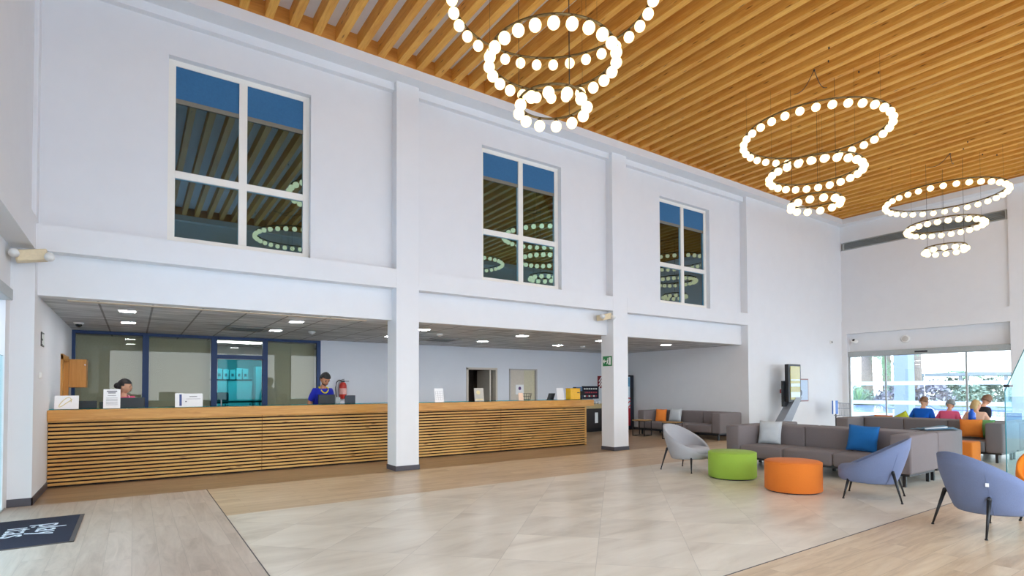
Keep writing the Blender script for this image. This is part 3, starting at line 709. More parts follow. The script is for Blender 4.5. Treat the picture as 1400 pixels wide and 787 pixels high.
o = MB().box(-.25, .35, -.02, .02, -.2, .2).obj('poster', plain('steel splashback', srgb(150, 165, 182), .3), None, loc=(13.3, YB-.02, .99-.0), label='pale blue splashback strip behind the coffee counter', cat='panel')
o = MB().box(-.13, .13, -.02, 0, -.22, .22).obj('warning_sign', plain('dark red print', srgb(128, 34, 44), .5), None, loc=(14.05, YB, 1.72), label='dark red poster with white diagonal stripes beside the second column', cat='poster')
m = MB()
for q in range(3): m.box(-.17, .17, -.024, -.02, -.02, .02, mat=Matrix.Translation((0, 0, -.12+.12*q)) @ Matrix.Rotation(R(-50), 4, 'Y') @ Matrix.Diagonal((.75, 1, 1, 1)))
m.obj('stripes', PAPER, o)
vm = empty('vending_machine', (14.62, 14.35, 0), label='tall drinks vending machine with red and white front beside second column', cat='vending machine')
MB().box(-.36, .33, -.35, .40, .03, 1.96, .015).obj('cabinet', plain('vending navy', srgb(26, 34, 52), .4), vm)
MB().box(-.33, .12, -.365, -.35, .62, 1.9).obj('front_panel', plain('vending white', srgb(206, 226, 236), .35), vm)
MB().box(-.33, .12, -.368, -.35, .15, .78).obj('red_panel', plain('vending red', srgb(196, 30, 44), .35), vm)
MB().box(.16, .30, -.365, -.35, 1.05, 1.5).obj('coin_panel', BLACK, vm)
MB().box(-.3, .1, -.37, -.364, 1.55, 1.88).obj('blue_panel', plain('vending blue', srgb(90, 160, 200), .35), vm)
m = MB()
for k2 in range(3):
    m.tube([(-.28+.4*u, -.372, .85+.12*k2+.05*math.sin(u*7+k2)) for u in [q/10 for q in range(11)]], .018, 6)
m.obj('red_swirl', plain('vending swirl', srgb(206, 40, 50), .35), vm)
MB().box(-.3, .3, -.3, .35, 0, .03).obj('plinth', BLACK, vm)

# ------------------------------------------------------------------ sofas
def rbox(x0, x1, y0, y1, z0, z1, name, mat, parent, r=.035):
    return MB().box(x0, x1, y0, y1, z0, z1, r, 4).obj(name, mat, parent, True)
def make_sofa():
    s = empty('sofa', (0, 0, 0))
    for a in (-1.54, 1.26): rbox(a, a+.28, 0, 1.05, .20, .78, 'armrest', SOFA, s)
    for q in range(3):
        x = -1.26+.84*q
        rbox(x+.002, x+.838, .76, 1.05, .20, .78, 'back_section', SOFA, s)
        rbox(x+.002, x+.838, .0, .765, .20, .42, 'seat_cushion', SOFA, s, .045)
    MB().box(-1.5, 1.5, .05, 1.0, .165, .205).obj('base_frame', BLACK, s)
    for x in (-1.42, 0, 1.42):
        for y in (.09, .96): MB().box(x-.022, x+.022, y-.022, y+.022, 0, .17).obj('leg', BLACK, s)
    return s
sf = make_sofa()
specs = [((9.45, 4.94, 0), -90, 'grey-brown three-seat sofa with white and blue cushions facing the poufs'),
         ((11.56, 4.94, 0), 90, 'grey-brown sofa backing onto the one facing the poufs, its far side'),
         ((13.88, 4.99, 0), -90, 'grey-brown sofa before the window wall with the orange cushion'),
         ((15.99, 4.99, 0), 90, 'grey-brown sofa at the window where the people sit'),
         ((13.62, 11.06, 0), -90, 'grey-brown sofa in the bay against the right side wall')]
for i, (l, a, lab) in enumerate(specs):
    o = sf if i == 0 else copy_tree(sf)
    place(o, l, R(a), label=lab, cat='sofa', group='grey-brown modular sofas')

def pillow(name, mat, w, loc, rot, lab, h=None, t=.15):
    h = h or w; m = MB(); N = 17
    def f(side):
        def g(i, j):
            u = -1+2*i/(N-1); v = -1+2*j/(N-1)
            e = max(0, (1-abs(u)**2.6)*(1-abs(v)**2.6))**.5
            pin = 1-.07*(1-abs(v))*(abs(u)**3)*0
            cx = u*w/2*(1-.06*(1-v*v)*abs(u)**4); cz = v*h/2*(1-.06*(1-u*u)*abs(v)**4)
            wr = .010*noise.noise(Vector((u*3+loc[0], v*3, side*2)))*e
            return Vector((cx, side*(t/2*e)+wr, cz))
        return g
    m.grid(f(1), N, N); m.grid(f(-1), N, N)
    bmesh.ops.remove_doubles(m.bm, verts=m.bm.verts, dist=.0015)
    o = m.obj(name, mat, None, True, label=lab, cat='cushion'); o.rotation_euler = [R(a) for a in rot]; o.location = loc
    pts = []
    for u, v in [(-1+.25*k, -1) for k in range(8)]+[(1, -1+.25*k) for k in range(8)]+[(1-.25*k, 1) for k in range(8)]+[(-1, 1-.25*k) for k in range(8)]:
        pts.append((u*w/2*(1-.06*(1-v*v)*abs(u)**4), 0, v*h/2*(1-.06*(1-u*u)*abs(v)**4)))
    MB().tube(pts, .004, 5, True).obj('piping', mat, o, True)
    return o
pillow('cushion', PW, .42, (10.08, 5.95, .64), (-14, 0, -80), 'pale linen cushion in left corner of the sofa facing the poufs', .44)
pillow('cushion', PB, .46, (10.08, 4.32, .64), (-14, 3, -86), 'bright blue cushion on right seat of the sofa facing the poufs', .44)
pillow('cushion', PO, .37, (14.36, 4.08, .64), (-14, 0, -74), 'orange cushion on the sofa before the window wall')
pillow('cushion', PG, .38, (14.52, 3.93, .63), (-12, 0, -90), 'green cushion tucked behind the orange one')
pillow('cushion', PY, .30, (15.30, 5.66, .73), (12, 30, 90), 'yellow-green cushion beside the man in blue, above sofa back')
pillow('cushion', PO, .36, (14.12, 12.05, .60), (-12, 0, -70), 'orange cushion upright on the sofa in the bay', .42)
pillow('cushion', PW, .46, (14.22, 11.55, .64), (-14, 0, -88), 'pale linen cushion on the sofa in the bay', .42)
pillow('cushion', PO, .40, (15.22, 6.05, .625), (10, 0, 92), 'small orange cushion edge showing over the window sofa back, left', .38)
# jacket left on the sofa backs
m = MB()
def jf(i, j):
    u, v = i/11, j/7
    return Vector((-.34+.68*u, -.16+.32*v, .012+.035*abs(noise.noise(Vector((u*5, v*3, 2))))+.05*math.sin(math.pi*u)*math.sin(math.pi*v)*(.4+u)))
V = m.grid(jf, 12, 8)
m.grid(lambda i, j: Vector((-.34+.68*i/11, -.16+.32*j/7, .002)), 12, 8)
bmesh.ops.remove_doubles(m.bm, verts=m.bm.verts, dist=.002)
o = m.obj('folded_jacket', fabric('teal grey cotton', srgb(84, 118, 140)), None, True, (11.05, 3.62, .782), R(-25), label='blue-grey garment lying on top of the back-to-back sofa arms', cat='clothing')
MB().tube([(-.3, -.1, .03), (-.1, -.14, .045), (.1, -.12, .05)], .014, 6).obj('sleeve', PW, o, True)

# ------------------------------------------------------------------ tub chairs
def make_chair(mat, name='tub_chair'):
    s = empty(name, (0, 0, 0))
    NU = 56
    # back at +y, front at -y
    def rim(a):   # a: angle from +y
        y = math.cos(a); x = math.sin(a)
        px, py = .40*x, .42*y
        t_ = (py+.42)/.84
        z = .36+.45*t_**1.02
        return px, py+.02, z
    def base(a): return .33*math.sin(a), .335*math.cos(a)-.075, .240-.012*math.cos(a)
    prof = []
    def shell(i, j):
        a = 2*math.pi*i/NU
        rx, ry, rz_ = rim(a); bx_, by, bz = base(a)
        n = Vector((math.sin(a), math.cos(a), 0)); T = .055
        # j runs: centre bottom, outer base, up the outside, over the rim, down the inside, seat level, centre
        if j == 0: return Vector((0, -.07, .222))
        if j == 1: return Vector((bx_*.94, (by+.075)*.94-.075, bz-.018))
        if j <= 6:
            u = (j-2)/5 if j > 2 else .0; w = u
            p = Vector((bx_+(rx-bx_)*w, by+(ry-by)*w, bz+(rz_-bz)*(u**1.05)))
            return p+n*(.012*math.sin(math.pi*u)-(.018 if j == 2 and 0 else 0))
        if j == 7: return Vector((rx, ry, rz_))-n*.012+Vector((0, 0, .016))
        if j == 8: return Vector((rx, ry, rz_))-n*.034+Vector((0, 0, .018))
        if j == 9: return Vector((rx, ry, rz_))-n*T
        if j <= 13:
            u = 1-(j-9)/5
            p = Vector((bx_+(rx-bx_)*u, by+(ry-by)*u, max(.30, bz+(rz_-bz)*(u**1.05))))
            return p-n*(T-.03*math.sin(math.pi*u))
        return Vector((0, 0, .30))
    m = MB(); m.grid(shell, NU, 15, True); bmesh.ops.remove_doubles(m.bm, verts=m.bm.verts, dist=.0008)
    m.obj('shell', mat, s, True)
    # seat pad
    m = MB(); prof = [(0, .29), (.28, .29), (.325, .31), (.345, .35), (.34, .39), (.31, .425), (.22, .44), (0, .445)]
    m.lathe(prof, 40)
    for v in m.bm.verts:
        v.co.y = v.co.y*.98-.085; v.co.x *= .95
        v.co.z += .018*(-(v.co.y)/.3)*0
    m.obj('seat_pad', mat, s, True)
    for sx in (-1, 1):
        for sy in (-1, 1):
            top = Vector((sx*(.268 if sy > 0 else .25), .232 if sy > 0 else -.27, .38 if sy > 0 else .26)); bot = Vector((sx*.325, sy*.325, .012))
            l = MB().cyl(bot, top, .009, .02, 12).ball(top, .021, (1, 1, 1.4), 12, 8).obj('leg', BLACK, s, True)
            MB().cyl((bot.x, bot.y, 0), (bot.x, bot.y, .014), .014, n=12).obj('glide', BLACK, l)
    # side seams
    for sg in (-1, 1):
        a = sg*R(46)
        i = a/(2*math.pi)*NU
        pts = [shell(i, j)+Vector((math.sin(a), math.cos(a), 0))*.001 for j in range(1, 7)]
        MB().tube(pts, .003, 5).obj('seam', mat, s)
        s['tag_x%d' % sg] = list(pts[4])
    return s
def chair_at(x, y, d, mat, lab):
    # front is local -y ; want it to point along d
    rz = math.atan2(d[0], -d[1])
    s = make_chair(mat); place(s, (x, y, 0), rz, label=lab, cat='armchair', group='tub armchairs on dark splayed legs'); return s
chair_at(8.36, 6.55, (.05, -1), GREYCH, 'pale grey tub armchair at left, behind the green pouf')
chair_at(8.33, 3.44, (-.31, .95), BLUECH, 'blue-grey tub armchair seen side-on right of the orange pouf')
cC = chair_at(7.33, 1.96, (.85, -.53), BLUECH, 'blue tub armchair in right foreground seen from behind, white tag')
MB().box(-.014, .014, -.004, .004, -.018, .018).obj('care_tag', PAPER, cC, loc=Vector(cC['tag_x-1'])+Vector((-.006, .006, 0)), rz=R(46), label='white tag')
chair_at(8.55, 1.62, (-.9, -.1), ORGCH, 'orange tub armchair cut off by the right edge')

# ------------------------------------------------------------------ poufs
def pouf(x, y, mat, lab, r=.38, h=.44):
    p = MB().lathe([(0, .015), (r-.02, .015), (r, .03), (r, h-.03), (r-.008, h-.010), (r-.03, h), (0, h+.004)], 56).obj('pouf', mat, None, True, (x, y, 0), label=lab, cat='pouf', group='round upholstered poufs')
    MB().tube([((r-.004)*math.cos(2*math.pi*k/56), (r-.004)*math.sin(2*math.pi*k/56), h-.018) for k in range(56)], .006, 6, True).obj('piping', mat, p, True)
    MB().lathe([(0, 0), (r-.04, 0), (r-.03, .015), (0, .015)], 40).obj('base', BLACK, p)
pouf(8.265, 5.555, GREEN, 'lime green round pouf beside the pale grey armchair')
pouf(7.922, 4.335, ORANGE, 'large orange round pouf in front of the sofa')
o = MB().box(-.24, .24, -.24, .24, .015, .43, .03, 4).obj('pouf', ORANGE, None, True, (13.52, 4.0, 0), label='square-looking orange pouf under the orange cushion by the far sofa', cat='pouf')
MB().box(-.2, .2, -.2, .2, 0, .015).obj('base', BLACK, o)

# ------------------------------------------------------------------ bay tables
TT = wood('table top oak', srgb(150, 112, 60), srgb(180, 140, 84), srgb(196, 158, 104), 'x', True, knots=False)
for x, y, s_, lab in ((13.22, 12.05, .44, 'small square side table with black wire frame, left in the bay'), (13.05, 10.72, .44, 'small square side table with black wire frame, behind the grey armchair')):
    h = .50; t = empty('side_table', (x, y, 0), R(12), label=lab, cat='table', group='side tables in the bay')
    MB().box(-s_/2, s_/2, -s_/2, s_/2, h-.02, h, .003).obj('table_top', TT, t)
    m = MB(); q = s_/2-.012
    m.tube([(-q, -q, .01), (q, -q, .01), (q, q, .01), (-q, q, .01)], .01, 4, True)
    m.tube([(-q, -q, h-.03), (q, -q, h-.03), (q, q, h-.03), (-q, q, h-.03)], .01, 4, True); m.obj('frame', BLACK, t)
    for sx in (-1, 1):
        for sy in (-1, 1): MB().box(sx*q-.01, sx*q+.01, sy*q-.01, sy*q+.01, 0, h-.02).obj('leg', BLACK, t)

# ------------------------------------------------------------------ kiosk, rack, poster
k = empty('information_kiosk', (16.55, 9.05, 0), label='slanted grey information totem with tall portrait screen', cat='kiosk')
GREYM = plain('kiosk grey', srgb(134, 138, 146), .4)
MB().prism([(-1.25, .0), (-.65, .0), (.36, 1.2), (.02, 1.2)], 'y', -.12, .12).obj('pedestal', GREYM, k)
MB().box(-1.4, -.5, -.25, .25, 0, .03).obj('base_plate', GREYM, k)
MB().box(-.36, .34, -.10, .02, 1.06, 2.2, .01).obj('screen_housing', BLACK, k)
sh = MB().box(-.27, .27, -.112, -.10, 1.13, 2.14).obj('screen', plain('screen image olive', srgb(170, 160, 70), .2), k)
m = MB()
for q, (z, w_) in enumerate(((1.20, .16), (1.52, .10), (1.70, .04))):
    m.box(-.26, .26, -.116, -.112, z, z+w_, mat=Matrix.Translation((0, 0, 0)))
m.obj('picture_bands', plain('screen pale blue', srgb(206, 224, 230), .2), sh)
MB().box(-.45, .2, .02, .08, .92, 1.7).obj('rear_frame', BLACK, k)
MB().cyl((.38, -.06, 1.33), (.38, -.02, 1.33), .10, n=20).obj('speaker_disc', plain('dark blue disc', srgb(40, 56, 84), .4), k)
o = MB().box(-.5, .42, -.02, 0, -.37, .37).obj('wall_poster', plain('poster frame', srgb(150, 110, 110), .5), None, loc=(17.93, YW, 1.41), label='framed pale blue poster on the wall right of the totem', cat='poster')
MB().box(-.46, .38, -.026, -.02, -.33, .33).obj('print', plain('poster pale blue', srgb(176, 196, 220), .4), o)
STEEL2 = plain('rack wire grey', srgb(120, 126, 136), .4)
k = empty('leaflet_rack', (19.35, 9.05, 0), label='metal leaflet stand with blue brochure beside the window wall', cat='rack')
MB().cyl((.1, .1, 0), (.1, .1, .98), .02, n=10).obj('pole', BLACK, k); MB().lathe([(0, 0), (.2, 0), (.2, .02), (0, .03)], 24, (.1, .1, 0)).obj('base', BLACK, k)
m = MB()
for z in (.56, .8, .98): m.tube([(-.1, -.12, z), (.62, -.12, z-.03), (.62, .06, z-.03), (-.1, .06, z)], .010, 5, True)
for q in range(8): m.cyl((-.1+.1*q, -.12, .56-.03*q/7), (-.1+.1*q, -.12, .98-.03*q/7), .008, n=5)
m.obj('wire_basket', STEEL2, k)
o = MB().box(-.16, .16, -.02, .02, 0, .44, .003).obj('brochure', plain('brochure blue', srgb(46, 110, 200), .4), None, loc=(18.98, 8.95, .62), label='bright blue brochure in left end of the leaflet stand', cat='brochure'); MB().box(-.16, -.02, -.024, -.02, .0, .44).obj('white_band', PAPER, o)

# ------------------------------------------------------------------ door mat with lettering
mt = empty('door_mat', (0, 0, 0), label='dark blue-grey entrance mat with white lettering at the left door', cat='mat')
MB().box(-2.1, -.515, 7.01, 8.43, 0, .008).obj('mat_surface', fabric('mat ribbed', srgb(48, 48, 62), .2, 120, 0), mt)
MB().box(-2.12, -.475, 6.985, 7.01, 0, .006).box(-2.12, -.475, 8.43, 8.455, 0, .006).box(-.515, -.475, 6.985, 8.455, 0, .006).obj('mat_border', plain('mat edge', srgb(84, 74, 70), .7), mt)
LET = plain('white mat lettering', (.72, .74, .8, 1), .8)
def lay(x, y):   # letters read towards -y with their tops towards +x
    return Matrix.Translation((x, y, .0095)) @ Matrix(((0, 1, 0, 0), (-1, 0, 0, 0), (0, 0, 1, 0), (0, 0, 0, 1)))
text('lettering', 'play', .36, lay(-.845, 8.06), LET, mt, .0008)
text('lettering', 'itas', .36, lay(-1.10, 7.98), LET, mt, .0008)

# ------------------------------------------------------------------ glass screens
g = empty('glass_screen', (0, 0, 0), label='clear glass side panel at the entrance, extreme left', cat='glass panel')
MB().box(-1.355, -1.343, 5.5, 9.40, .02, 1.93).obj('glass_pane', SCREENGL, g)
MB().box(-1.3555, -1.3425, 9.40, 9.403, .02, 1.93).box(-1.3555, -1.3425, 5.5, 9.40, 1.93, 1.933).obj('polished_edge', GLEDGE, g)
MB().box(-1.365, -1.333, 9.28, 9.36, 1.86, 1.94).obj('clamp', BLACK, g)
MB().box(-1.375, -1.325, 5.5, 9.40, 0, .02).obj('floor_rail', ALU, g)
dh = struct('door_4', MB().box(-1.45, -1.26, 5.3, 9.2, 2.62, 2.76, .01), ALU)
MB().box(-1.40, -1.388, 7.3, 9.2, .02, 2.62).obj('door_leaf', CLEAR, dh)
g = empty('glass_screen', (0, 2.78, 0), label='tall frameless glass panel with slanted corner at right edge', cat='glass panel')
poly = [(11.35, .03), (15.0, .03), (15.0, 2.2), (12.55, 2.2), (11.35, 1.43)]
MB().prism(poly, 'y', 0, .012).obj('glass_pane', SCREENGL, g)
m = MB().box(11.342, 11.35, -.001, .013, .03, 1.43)
m.prism([(11.343, 1.43), (11.35, 1.43), (12.55, 2.2), (12.545, 2.207)], 'y', -.001, .013); m.obj('polished_edge', GLEDGE, g)
MB().box(11.42, 11.6, -.03, .04, 1.49, 1.53).obj('clamp', BLACK, g)
MB().box(11.35, 15, -.02, .03, 0, .03).obj('floor_channel', ALU, g)

exec_people = True
# ------------------------------------------------------------------ people
SKIN = plain('skin light', srgb(214, 160, 128), .55, var=.04); SKIN2 = plain('skin tanned', srgb(190, 128, 96), .55, var=.04)
def chain_mesh(name, verts, edges, radii, root):
    me = bpy.data.meshes.new(name); me.from_pydata(verts, edges, [])
    o = bpy.data.objects.new(name, me); col.objects.link(o)
    sk = o.modifiers.new('s', 'SKIN'); sk.use_smooth_shade = True
    sv = me.skin_vertices[0].data if me.skin_vertices else None
    if sv is None:
        bpy.context.view_layer.objects.active = o; bpy.ops.mesh.customdata_skin_add(); sv = me.skin_vertices[0].data
    for i, r in enumerate(radii):
        sv[i].radius = (r, r) if not isinstance(r, tuple) else r; sv[i].use_root = (i == root)
    su = o.modifiers.new('u', 'SUBSURF'); su.levels = 2; su.render_levels = 2
    return o
def bake(o, extra=None, voxel=None, mat=None, name=None):
    dg = bpy.context.evaluated_depsgraph_get(); dg.update()
    me = bpy.data.meshes.new_from_object(o.evaluated_get(dg))
    bpy.data.objects.remove(o)
    if extra is not None:
        bm = bmesh.new(); bm.from_mesh(me); e = extra.bm
        tmp = bpy.data.meshes.new('t'); e.to_mesh(tmp); bm.from_mesh(tmp); bm.to_mesh(me); bm.free(); e.free()
    n = bpy.data.objects.new(name or 'p', me); col.objects.link(n)
    if voxel:
        rm = n.modifiers.new('r', 'REMESH'); rm.mode = 'VOXEL'; rm.voxel_size = voxel; rm.use_smooth_shade = True
        sm = n.modifiers.new('sm', 'SMOOTH'); sm.iterations = 2; sm.factor = .4
        dg = bpy.context.evaluated_depsgraph_get(); dg.update()
        me2 = bpy.data.meshes.new_from_object(n.evaluated_get(dg)); n.modifiers.clear(); n.data = me2; me = me2
    for p in me.polygons: p.use_smooth = True
    me.materials.clear(); me.materials.append(mat); return n
def person(loc, rz, pose, lean, head_rot, skin, shirt, hairc, lab, hair='short', trousers=None, s=1.0, beard=False, collar=None, arms='front'):
    V, E, Rd = [], [], []
    def add(p, r, par=None):
        V.append(Vector(p)); Rd.append(r)
        if par is not None: E.append((par, len(V)-1))
        return len(V)-1
    sit = pose == 'sit'
    zp = .54 if sit else .96
    L_ = Matrix.Rotation(R(lean), 3, 'X')      # leaning forward = towards -y
    def tor(x, y, z): return L_ @ Vector((x, y, z)) + Vector((0, 0, zp))
    pel = add((0, 0, zp), (.15, .115)); sp = add(tor(0, 0, .18), (.14, .105), pel); chs = add(tor(0, 0, .38), (.155, .115), sp)
    nb = add(tor(0, 0, .52), .075, chs); nk = add(tor(0, -.01, .58), .055, nb); hd = add(tor(0, -.02, .66), .05, nk)
    idx_sh = []
    arm_info = []
    for sx in (-1, 1):
        sh = add(tor(sx*.175, 0, .475), .062, chs)
        if arms == 'front':
            el = add(tor(sx*.26, .0, .20), .046, sh)
            wrp = tor(sx*.15, -.25, .02)
        else:
            el = add(tor(sx*.27, -.10, .26), .046, sh)
            wrp = tor(sx*.12, -.34, .30)
        wr = add(wrp, .028, el)
        dirv = (wrp-V[el]).normalized()
        pm = add(wrp+dirv*.05, .034, wr)
        side = dirv.cross(Vector((0, 0, 1))).normalized()
        for f, (o_, ln) in enumerate(((-.03, .055), (-.01, .066), (.01, .062), (.03, .048))):
            a = add(V[pm]+side*o_+dirv*.035, .009, pm); b = add(V[a]+dirv*ln*.55+Vector((0, 0, -.006)), .0085, a); add(V[b]+dirv*ln*.4+Vector((0, 0, -.014)), .0075, b)
        a = add(V[wr]+dirv*.03-side*sx*.035, .010, wr); add(V[a]+dirv*.035-side*sx*.014, .009, a)
        arm_info.append((sh, el, wr))
    legs = []
    for sx in (-1, 1):
        hp = add((sx*.095, 0 if not sit else -.04, zp-.05), .095, pel)
        if sit: kn = add((sx*.12, -.46, zp-.02), .058, hp); an = add((sx*.13, -.48, .09), .038, kn)
        else: kn = add((sx*.10, -.015, .50), .06, hp); an = add((sx*.10, .02, .09), .04, kn)
        ft = add((V[an].x, V[an].y-.13, .035), .034, an); legs.append((hp, kn, an))
    body = chain_mesh('person', [tuple(v) for v in V], E, Rd, 0)
    # head
    h = MB(); bmesh.ops.create_uvsphere(h.bm, u_segments=28, v_segments=20, radius=1)
    for v in h.bm.verts:
        x, y, z = v.co
        w = 1-.28*max(0, -z)**1.5
        nose = .030*math.exp(-((x/.16)**2+((z+.12)/.22)**2)) if y < 0 else 0
        brow = .006*math.exp(-(((z-.18)/.12)**2)) if y < 0 else 0
        eye = -.008*math.exp(-(((abs(x)-.38)/.16)**2+((z-.02)/.14)**2)) if y < 0 else 0
        chin = .012*math.exp(-(((z+.85)/.2)**2+(x/.4)**2)) if y < 0 else 0
        lip = .006*math.exp(-(((z+.48)/.07)**2+(x/.28)**2)) if y < 0 else 0
        v.co = Vector((x*.076*w, y*.096-nose-brow-eye-chin-lip, z*.118))
    for sx in (-1, 1): h.ball((sx*.078, .008, -.005), .026, (.35, .7, 1.15), 10, 8)
    HM = Matrix.Translation(tor(0, -.035, .735)) @ (L_.to_4x4() @ Matrix.Rotation(R(head_rot[0]), 4, 'X')) @ Matrix.Rotation(R(head_rot[1]), 4, 'Z') @ Matrix.Scale(1.1, 4)
    for v in h.bm.verts: v.co = HM @ v.co
    b = bake(body, h, .0095, skin, 'person')
    tag(b, lab, 'person')
    def cloth(name, ids, edges, rr, mat, root=0, vox=.012):
        o = chain_mesh(name, [tuple(V[i]) if isinstance(i, int) else tuple(i) for i in ids], edges, rr, root)
        c = bake(o, None, vox, mat, name); c.parent = b; return c
    (s0, e0, _), (s1, e1, _) = arm_info
    m0, m1 = V[s0].lerp(V[e0], .85), V[s1].lerp(V[e1], .85)
    cloth('shirt', [pel, sp, chs, nb, s0, m0, s1, m1], [(0, 1), (1, 2), (2, 3), (2, 4), (4, 5), (2, 6), (6, 7)],
          [(.176, .142), (.170, .138), (.19, .155), .098, .082, .068, .082, .068], shirt)
    cloth('trousers', [pel, legs[0][0], legs[0][1], legs[0][2], legs[1][0], legs[1][1], legs[1][2]], [(0, 1), (1, 2), (2, 3), (0, 4), (4, 5), (5, 6)],
          [(.16, .125), .108, .072, .052, .108, .072, .052], trousers or JEANS)
    for leg in legs:
        a = V[leg[2]]; MB().box(a.x-.045, a.x+.045, a.y-.2, a.y+.06, 0, .085, .03, 3).obj('shoe', BLACK, b, True)
    # hair
    hr = MB(); bmesh.ops.create_uvsphere(hr.bm, u_segments=28, v_segments=20, radius=1)
    dele = []
    for v in hr.bm.verts:
        x, y, z = v.co
        lim = .42 if y < -.35 else (.05 if y < .1 else -.45)
        if hair == 'bald': lim = .62 if y < -.2 else (.2 if y < .2 else -.35)
        if z < lim: dele.append(v); continue
        k_ = 1.09+.05*noise.noise(Vector((x*4, y*4, z*4)))
        v.co = Vector((x*.078*k_, y*.098*k_+.003, z*.121*(k_ if hair != 'bald' else 1.03)))
    bmesh.ops.delete(hr.bm, geom=dele, context='VERTS')
    if hair == 'long': hr.ball((0, .075, -.06), .08, (.95, .55, 1.3), 14, 10)
    if hair == 'bun': hr.ball((0, .115, .0), .042, (1, 1, 1), 12, 8)
    for v in hr.bm.verts: v.co = HM @ v.co
    ho = hr.obj('hair', hairc, b, True); md = ho.modifiers.new('t', 'SOLIDIFY'); md.thickness = .012; md.offset = 1
    for sx in (-1, 1):
        e = MB().ball((0, 0, 0), .011, (1.3, .5, .7), 10, 6)
        for v in e.bm.verts: v.co = HM @ (v.co+Vector((sx*.030, -.088, .004)))
        e.obj('eye', plain('eye dark', srgb(40, 30, 26), .3) if 'eye dark' not in bpy.data.materials else bpy.data.materials['eye dark'], b, True)
        e = MB().box(-.017, .017, -.004, .004, -.003, .003)
        for v in e.bm.verts: v.co = HM @ (v.co+Vector((sx*.031, -.096, .026)))
        e.obj('eyebrow', hairc, b)
    e = MB().ball((0, 0, 0), .02, (1.1, .35, .3), 10, 6)
    for v in e.bm.verts: v.co = HM @ (v.co+Vector((0, -.098, -.056)))
    e.obj('mouth', bpy.data.materials.get('lips') or plain('lips', srgb(176, 96, 86), .5), b, True)
    if beard:
        hb = MB(); bmesh.ops.create_uvsphere(hb.bm, u_segments=24, v_segments=18, radius=1); dele = []
        for v in hb.bm.verts:
            x, y, z = v.co
            if z > -.38+.0*y or y > .15: dele.append(v); continue
            w = 1-.28*max(0, -z)**1.5
            v.co = Vector((x*.080*w, y*.103-.008, z*.122))
        bmesh.ops.delete(hb.bm, geom=dele, context='VERTS')
        for v in hb.bm.verts: v.co = HM @ v.co
        hb.obj('beard', hairc, b, True)
    if collar:
        pts = []
        for k_ in range(18):
            a = 2*math.pi*k_/18
            pts.append(tor(.092*math.cos(a), .095*math.sin(a)-.022, .55-.085*max(0, -math.sin(a))**1.5))
        MB().tube(pts, .014, 6, True).obj('collar', collar, b, True)
    b.location = loc; b.rotation_euler.z = R(rz); b.scale = (s, s, s)
    return b
JEANS = fabric('dark denim', srgb(50, 56, 80)); 
NAVY = fabric('royal blue jersey', srgb(34, 44, 160)); PINK = fabric('pink blouse', srgb(226, 84, 130)); PINK2 = fabric('coral pink shirt', srgb(226, 96, 130)); BLUESH = fabric('bright blue tee', srgb(20, 92, 190)); BLKSH = fabric('black top', srgb(44, 46, 50)); TAN = fabric('peach top', srgb(222, 176, 150))
HB = plain('black hair', srgb(30, 26, 26), .5); HG = plain('grey hair', srgb(128, 134, 134), .6); HBR = plain('brown hair', srgb(126, 92, 66), .6); HBL = plain('blond hair', srgb(196, 164, 112), .6)
YEL = fabric('yellow collar', srgb(230, 214, 60))
person((3.30, 12.15, 0), 12, 'stand', 16, (16, 0), SKIN2, NAVY, HB, 'bearded man in royal blue football shirt with yellow collar behind the desk', 'short', s=1.03, beard=True, collar=YEL)
person((-.20, 12.15, 0), 26, 'stand', 10, (0, 44), SKIN, PINK, HB, 'dark-haired woman in pink blouse behind left part of the desk', 'bun', s=.93, collar=fabric('pale pink piping', srgb(244, 190, 205)))
person((15.62, 5.41, 0), 90, 'sit', 20, (10, -12), SKIN, BLUESH, HBR, 'man in bright blue T-shirt seated with his back to the room', 'bald', s=.93)
person((15.64, 4.90, 0), 90, 'sit', 22, (14, 0), SKIN, PINK2, HG, 'grey-haired person in coral pink shirt seated at the window', 'short', s=.89)
person((15.62, 4.36, 0), 100, 'sit', 20, (10, -30), SKIN, TAN, HBL, 'blond person in peach top seated beside the laptop user', 'long', s=.88)
person((16.5, 4.62, 0), 60, 'sit', 24, (8, 30), SKIN, BLKSH, HBR, 'person in black top leaning towards the white laptop', 'short', s=.98)
# things around the seated people
t = empty('low_table', (17.5, 4.6, 0), label='white low table in front of the seated people', cat='table')
MB().box(-.5, .5, -1.2, 1.2, .62, .65, .005).obj('table_top', PLASTICW, t)
for x in (-.42, .42):
    for y in (-1.1, 1.1): MB().cyl((x, y, 0), (x, y, .62), .02).obj('leg', CHROME, t)
lp = empty('laptop', (17.1, 4.05, .65), R(-75), label='open white laptop at the window, right of the black top', cat='laptop')
MB().box(-.17, .17, -.12, .12, 0, .018, .004).obj('keyboard', PLASTICW, lp)
sc_ = MB().box(-.17, .17, 0, .012, 0, .23, .004, mat=Matrix.Translation((0, .12, .018)) @ Matrix.Rotation(R(-14), 4, 'X')).obj('lid', PLASTICW, lp)
MB().box(-.15, .15, -.002, 0, .015, .215, mat=Matrix.Translation((0, .12, .018)) @ Matrix.Rotation(R(-14), 4, 'X')).obj('screen', plain('laptop screen blue', srgb(110, 130, 170), .2), sc_)
o = MB().lathe([(0, 0), (.06, 0), (.065, .02), (.065, .14), (.03, .18), (.03, .21), (0, .21)], 20).obj('water_bottle', plain('cobalt plastic', srgb(20, 90, 200), .3), None, True, (15.1, 4.27, .782), label='cobalt blue bottle on the sofa back behind the blond person', cat='bottle'); MB().cyl((0, 0, .2), (0, 0, .235), .028, n=16).obj('cap', plain('cap blue', srgb(14, 60, 150), .4), o)

